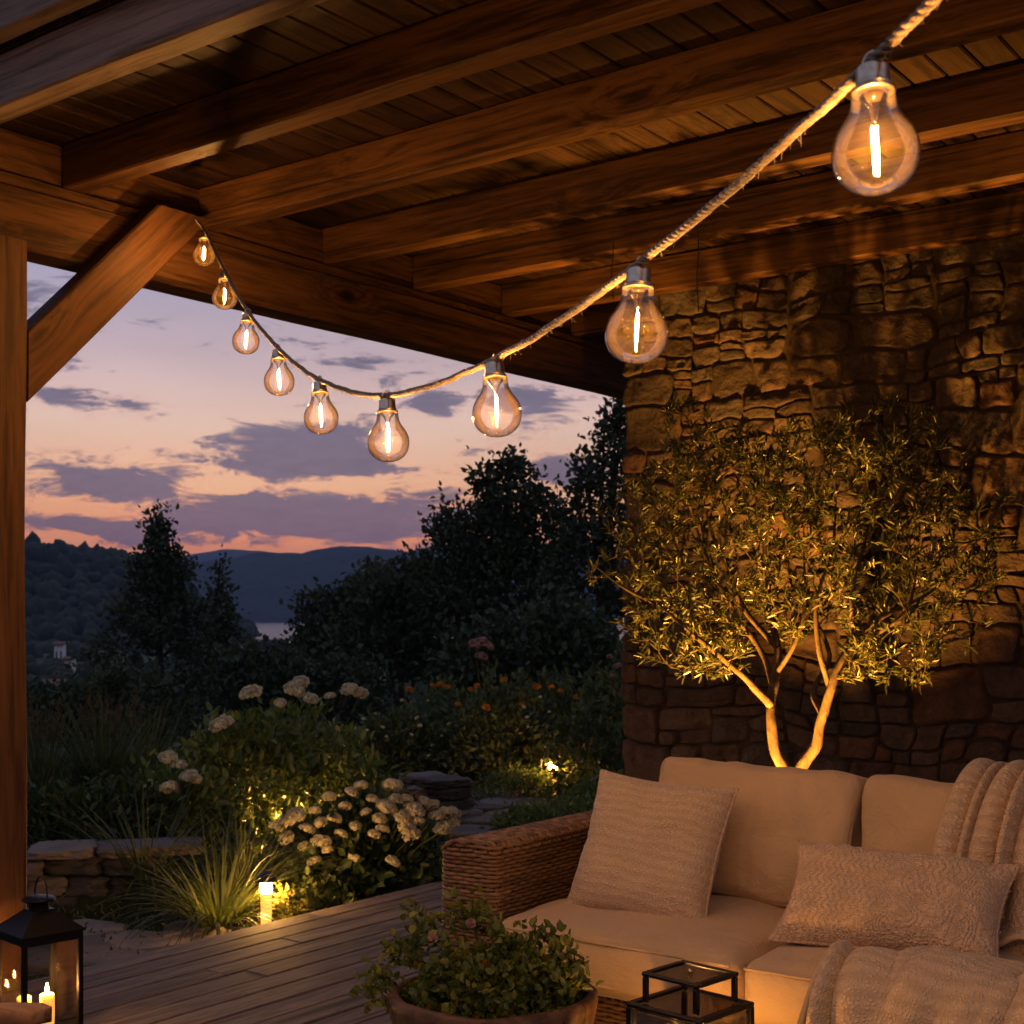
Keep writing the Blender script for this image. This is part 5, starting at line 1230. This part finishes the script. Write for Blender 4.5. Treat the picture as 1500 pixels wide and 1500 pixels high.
bollard(390, 6.12, 'near glowing path light beside the ornamental grass at the deck edge', 1.2, (9.0, BOL1 if 'BOL1' in globals() else 420.0))
bollard(420, 8.5, 'path light buried among the leaves of the tall shrub', 1.0, (9.0, BOL1*1.6))
bollard(810, 10.7, 'far glowing path light among the border shrubs before the stone wall', 1.45, (9.0, 300.0))

# ---- planter bowl
PC = at(722, 900, 3.43); PC[2] = 0
pot = thing('planter_bowl', 'round rustic wooden planter bowl in front of the sofa', 'planter', tuple(PC))
b = MB(); R = .262
b.lathe([(.001, 0), (.15, 0), (.17, .01), (.205, .1), (.235, .2), (.255, .30), (.262, .335), (.262, .352), (.255, .358), (.240, .358), (.233, .352), (.231, .33), (.225, .29), (.001, .288)], n=64)
v = b.v[-1]; a = np.arctan2(v[:, 1], v[:, 0]); b.v[-1] = v*(1+.018*vnoise(np.stack((np.cos(a)*2, np.sin(a)*2, v[:, 2]*4), -1), 5)+.006*vnoise(v*30, 7))[:, None]
o = bpy.data.objects.new('bowl', b.mesh('planter_bowl', M['pot'])); C.objects.link(o); o.parent = pot
b = MB().lathe([(.001, .318), (.15, .312), (.226, .302), (.22, .295), (.001, .293)], n=40); b.v[-1] = b.v[-1]+.006*vnoise(b.v[-1]*30, 3)[:, None]*np.array((0, 0, 1.))
o = bpy.data.objects.new('soil', b.mesh('planter_soil', M['soil'])); C.objects.link(o); o.parent = pot
c = PC+np.array((0, 0, .305))
ex = np.array([c+RGT*x+FWD*y+np.array((0, 0, z)) for x, y, z in [(-.28, .02, .09), (-.25, .08, .13), (-.30, -.02, .05), (-.20, .0, .19), (-.1, .1, .21), (.02, .0, .19), (.12, .05, .18), (.17, .0, .17), (.2, -.05, .13), (-.2, .05, .12), (-.05, .12, .205), (-.02, .1, .20), (-.15, .1, .16), (.22, .0, .1), (.15, .05, .15)]])
ex = np.concatenate([ex+RNG.normal(size=ex.shape)*.018 for _ in range(4)])
bush('bowl_plant', 'bushy small-leaved green plant with a few rusty leaves growing in the wooden bowl', c, .215, .20, .165, 560, .03, M['potleaf'], None, per=13, lw=.62, cat='plant', nst=22, below=-.12, extra=ex, upw=.35)
pp = [o for o in bpy.data.objects if o.name == 'bowl_plant'][0]
PF = flower_mesh('tiny_pink_flower', .008, 16, .009, M['pinkpetal'], .6)
blooms(pp, [at(634, 1374, 3.3), at(690, 1352, 3.4)], [PF], (.9, 1.1), None)

# ================================================================== haze
if HAZE:
    m, t = material('evening_air'); t.out(None, t.N('VolumePrincipled', {'Color': (.42, .58, .95, 1), 'Density': HAZE, 'Anisotropy': .2}).outputs[0])
    b = MB(); v = np.array([(x, y, z) for x in (-7500, 7500) for y in (-7500, 7500) for z in (-30, 290)], float)
    b.add(v, np.array([[0, 1, 3, 2], [4, 6, 7, 5], [0, 4, 5, 1], [2, 3, 7, 6], [0, 2, 6, 4], [1, 5, 7, 3]]))
    o = b.build('haze', m, smooth=False); tag(o, 'thin bluish evening haze over the valley', 'haze', kind='stuff')
# ================================================================== render set-up
S.view_settings.view_transform = 'Standard'; S.view_settings.look = 'None'; S.view_settings.exposure = EXPO; S.view_settings.gamma = 1.0
S.render.engine = 'CYCLES'; cy = S.cycles
cy.use_denoising = True; cy.max_bounces = 10; cy.transparent_max_bounces = 24; cy.diffuse_bounces = 4; cy.glossy_bounces = 4; cy.sample_clamp_indirect = 4.0; cy.use_light_tree = True
cy.caustics_reflective = False; cy.caustics_refractive = False; cy.volume_bounces = 0
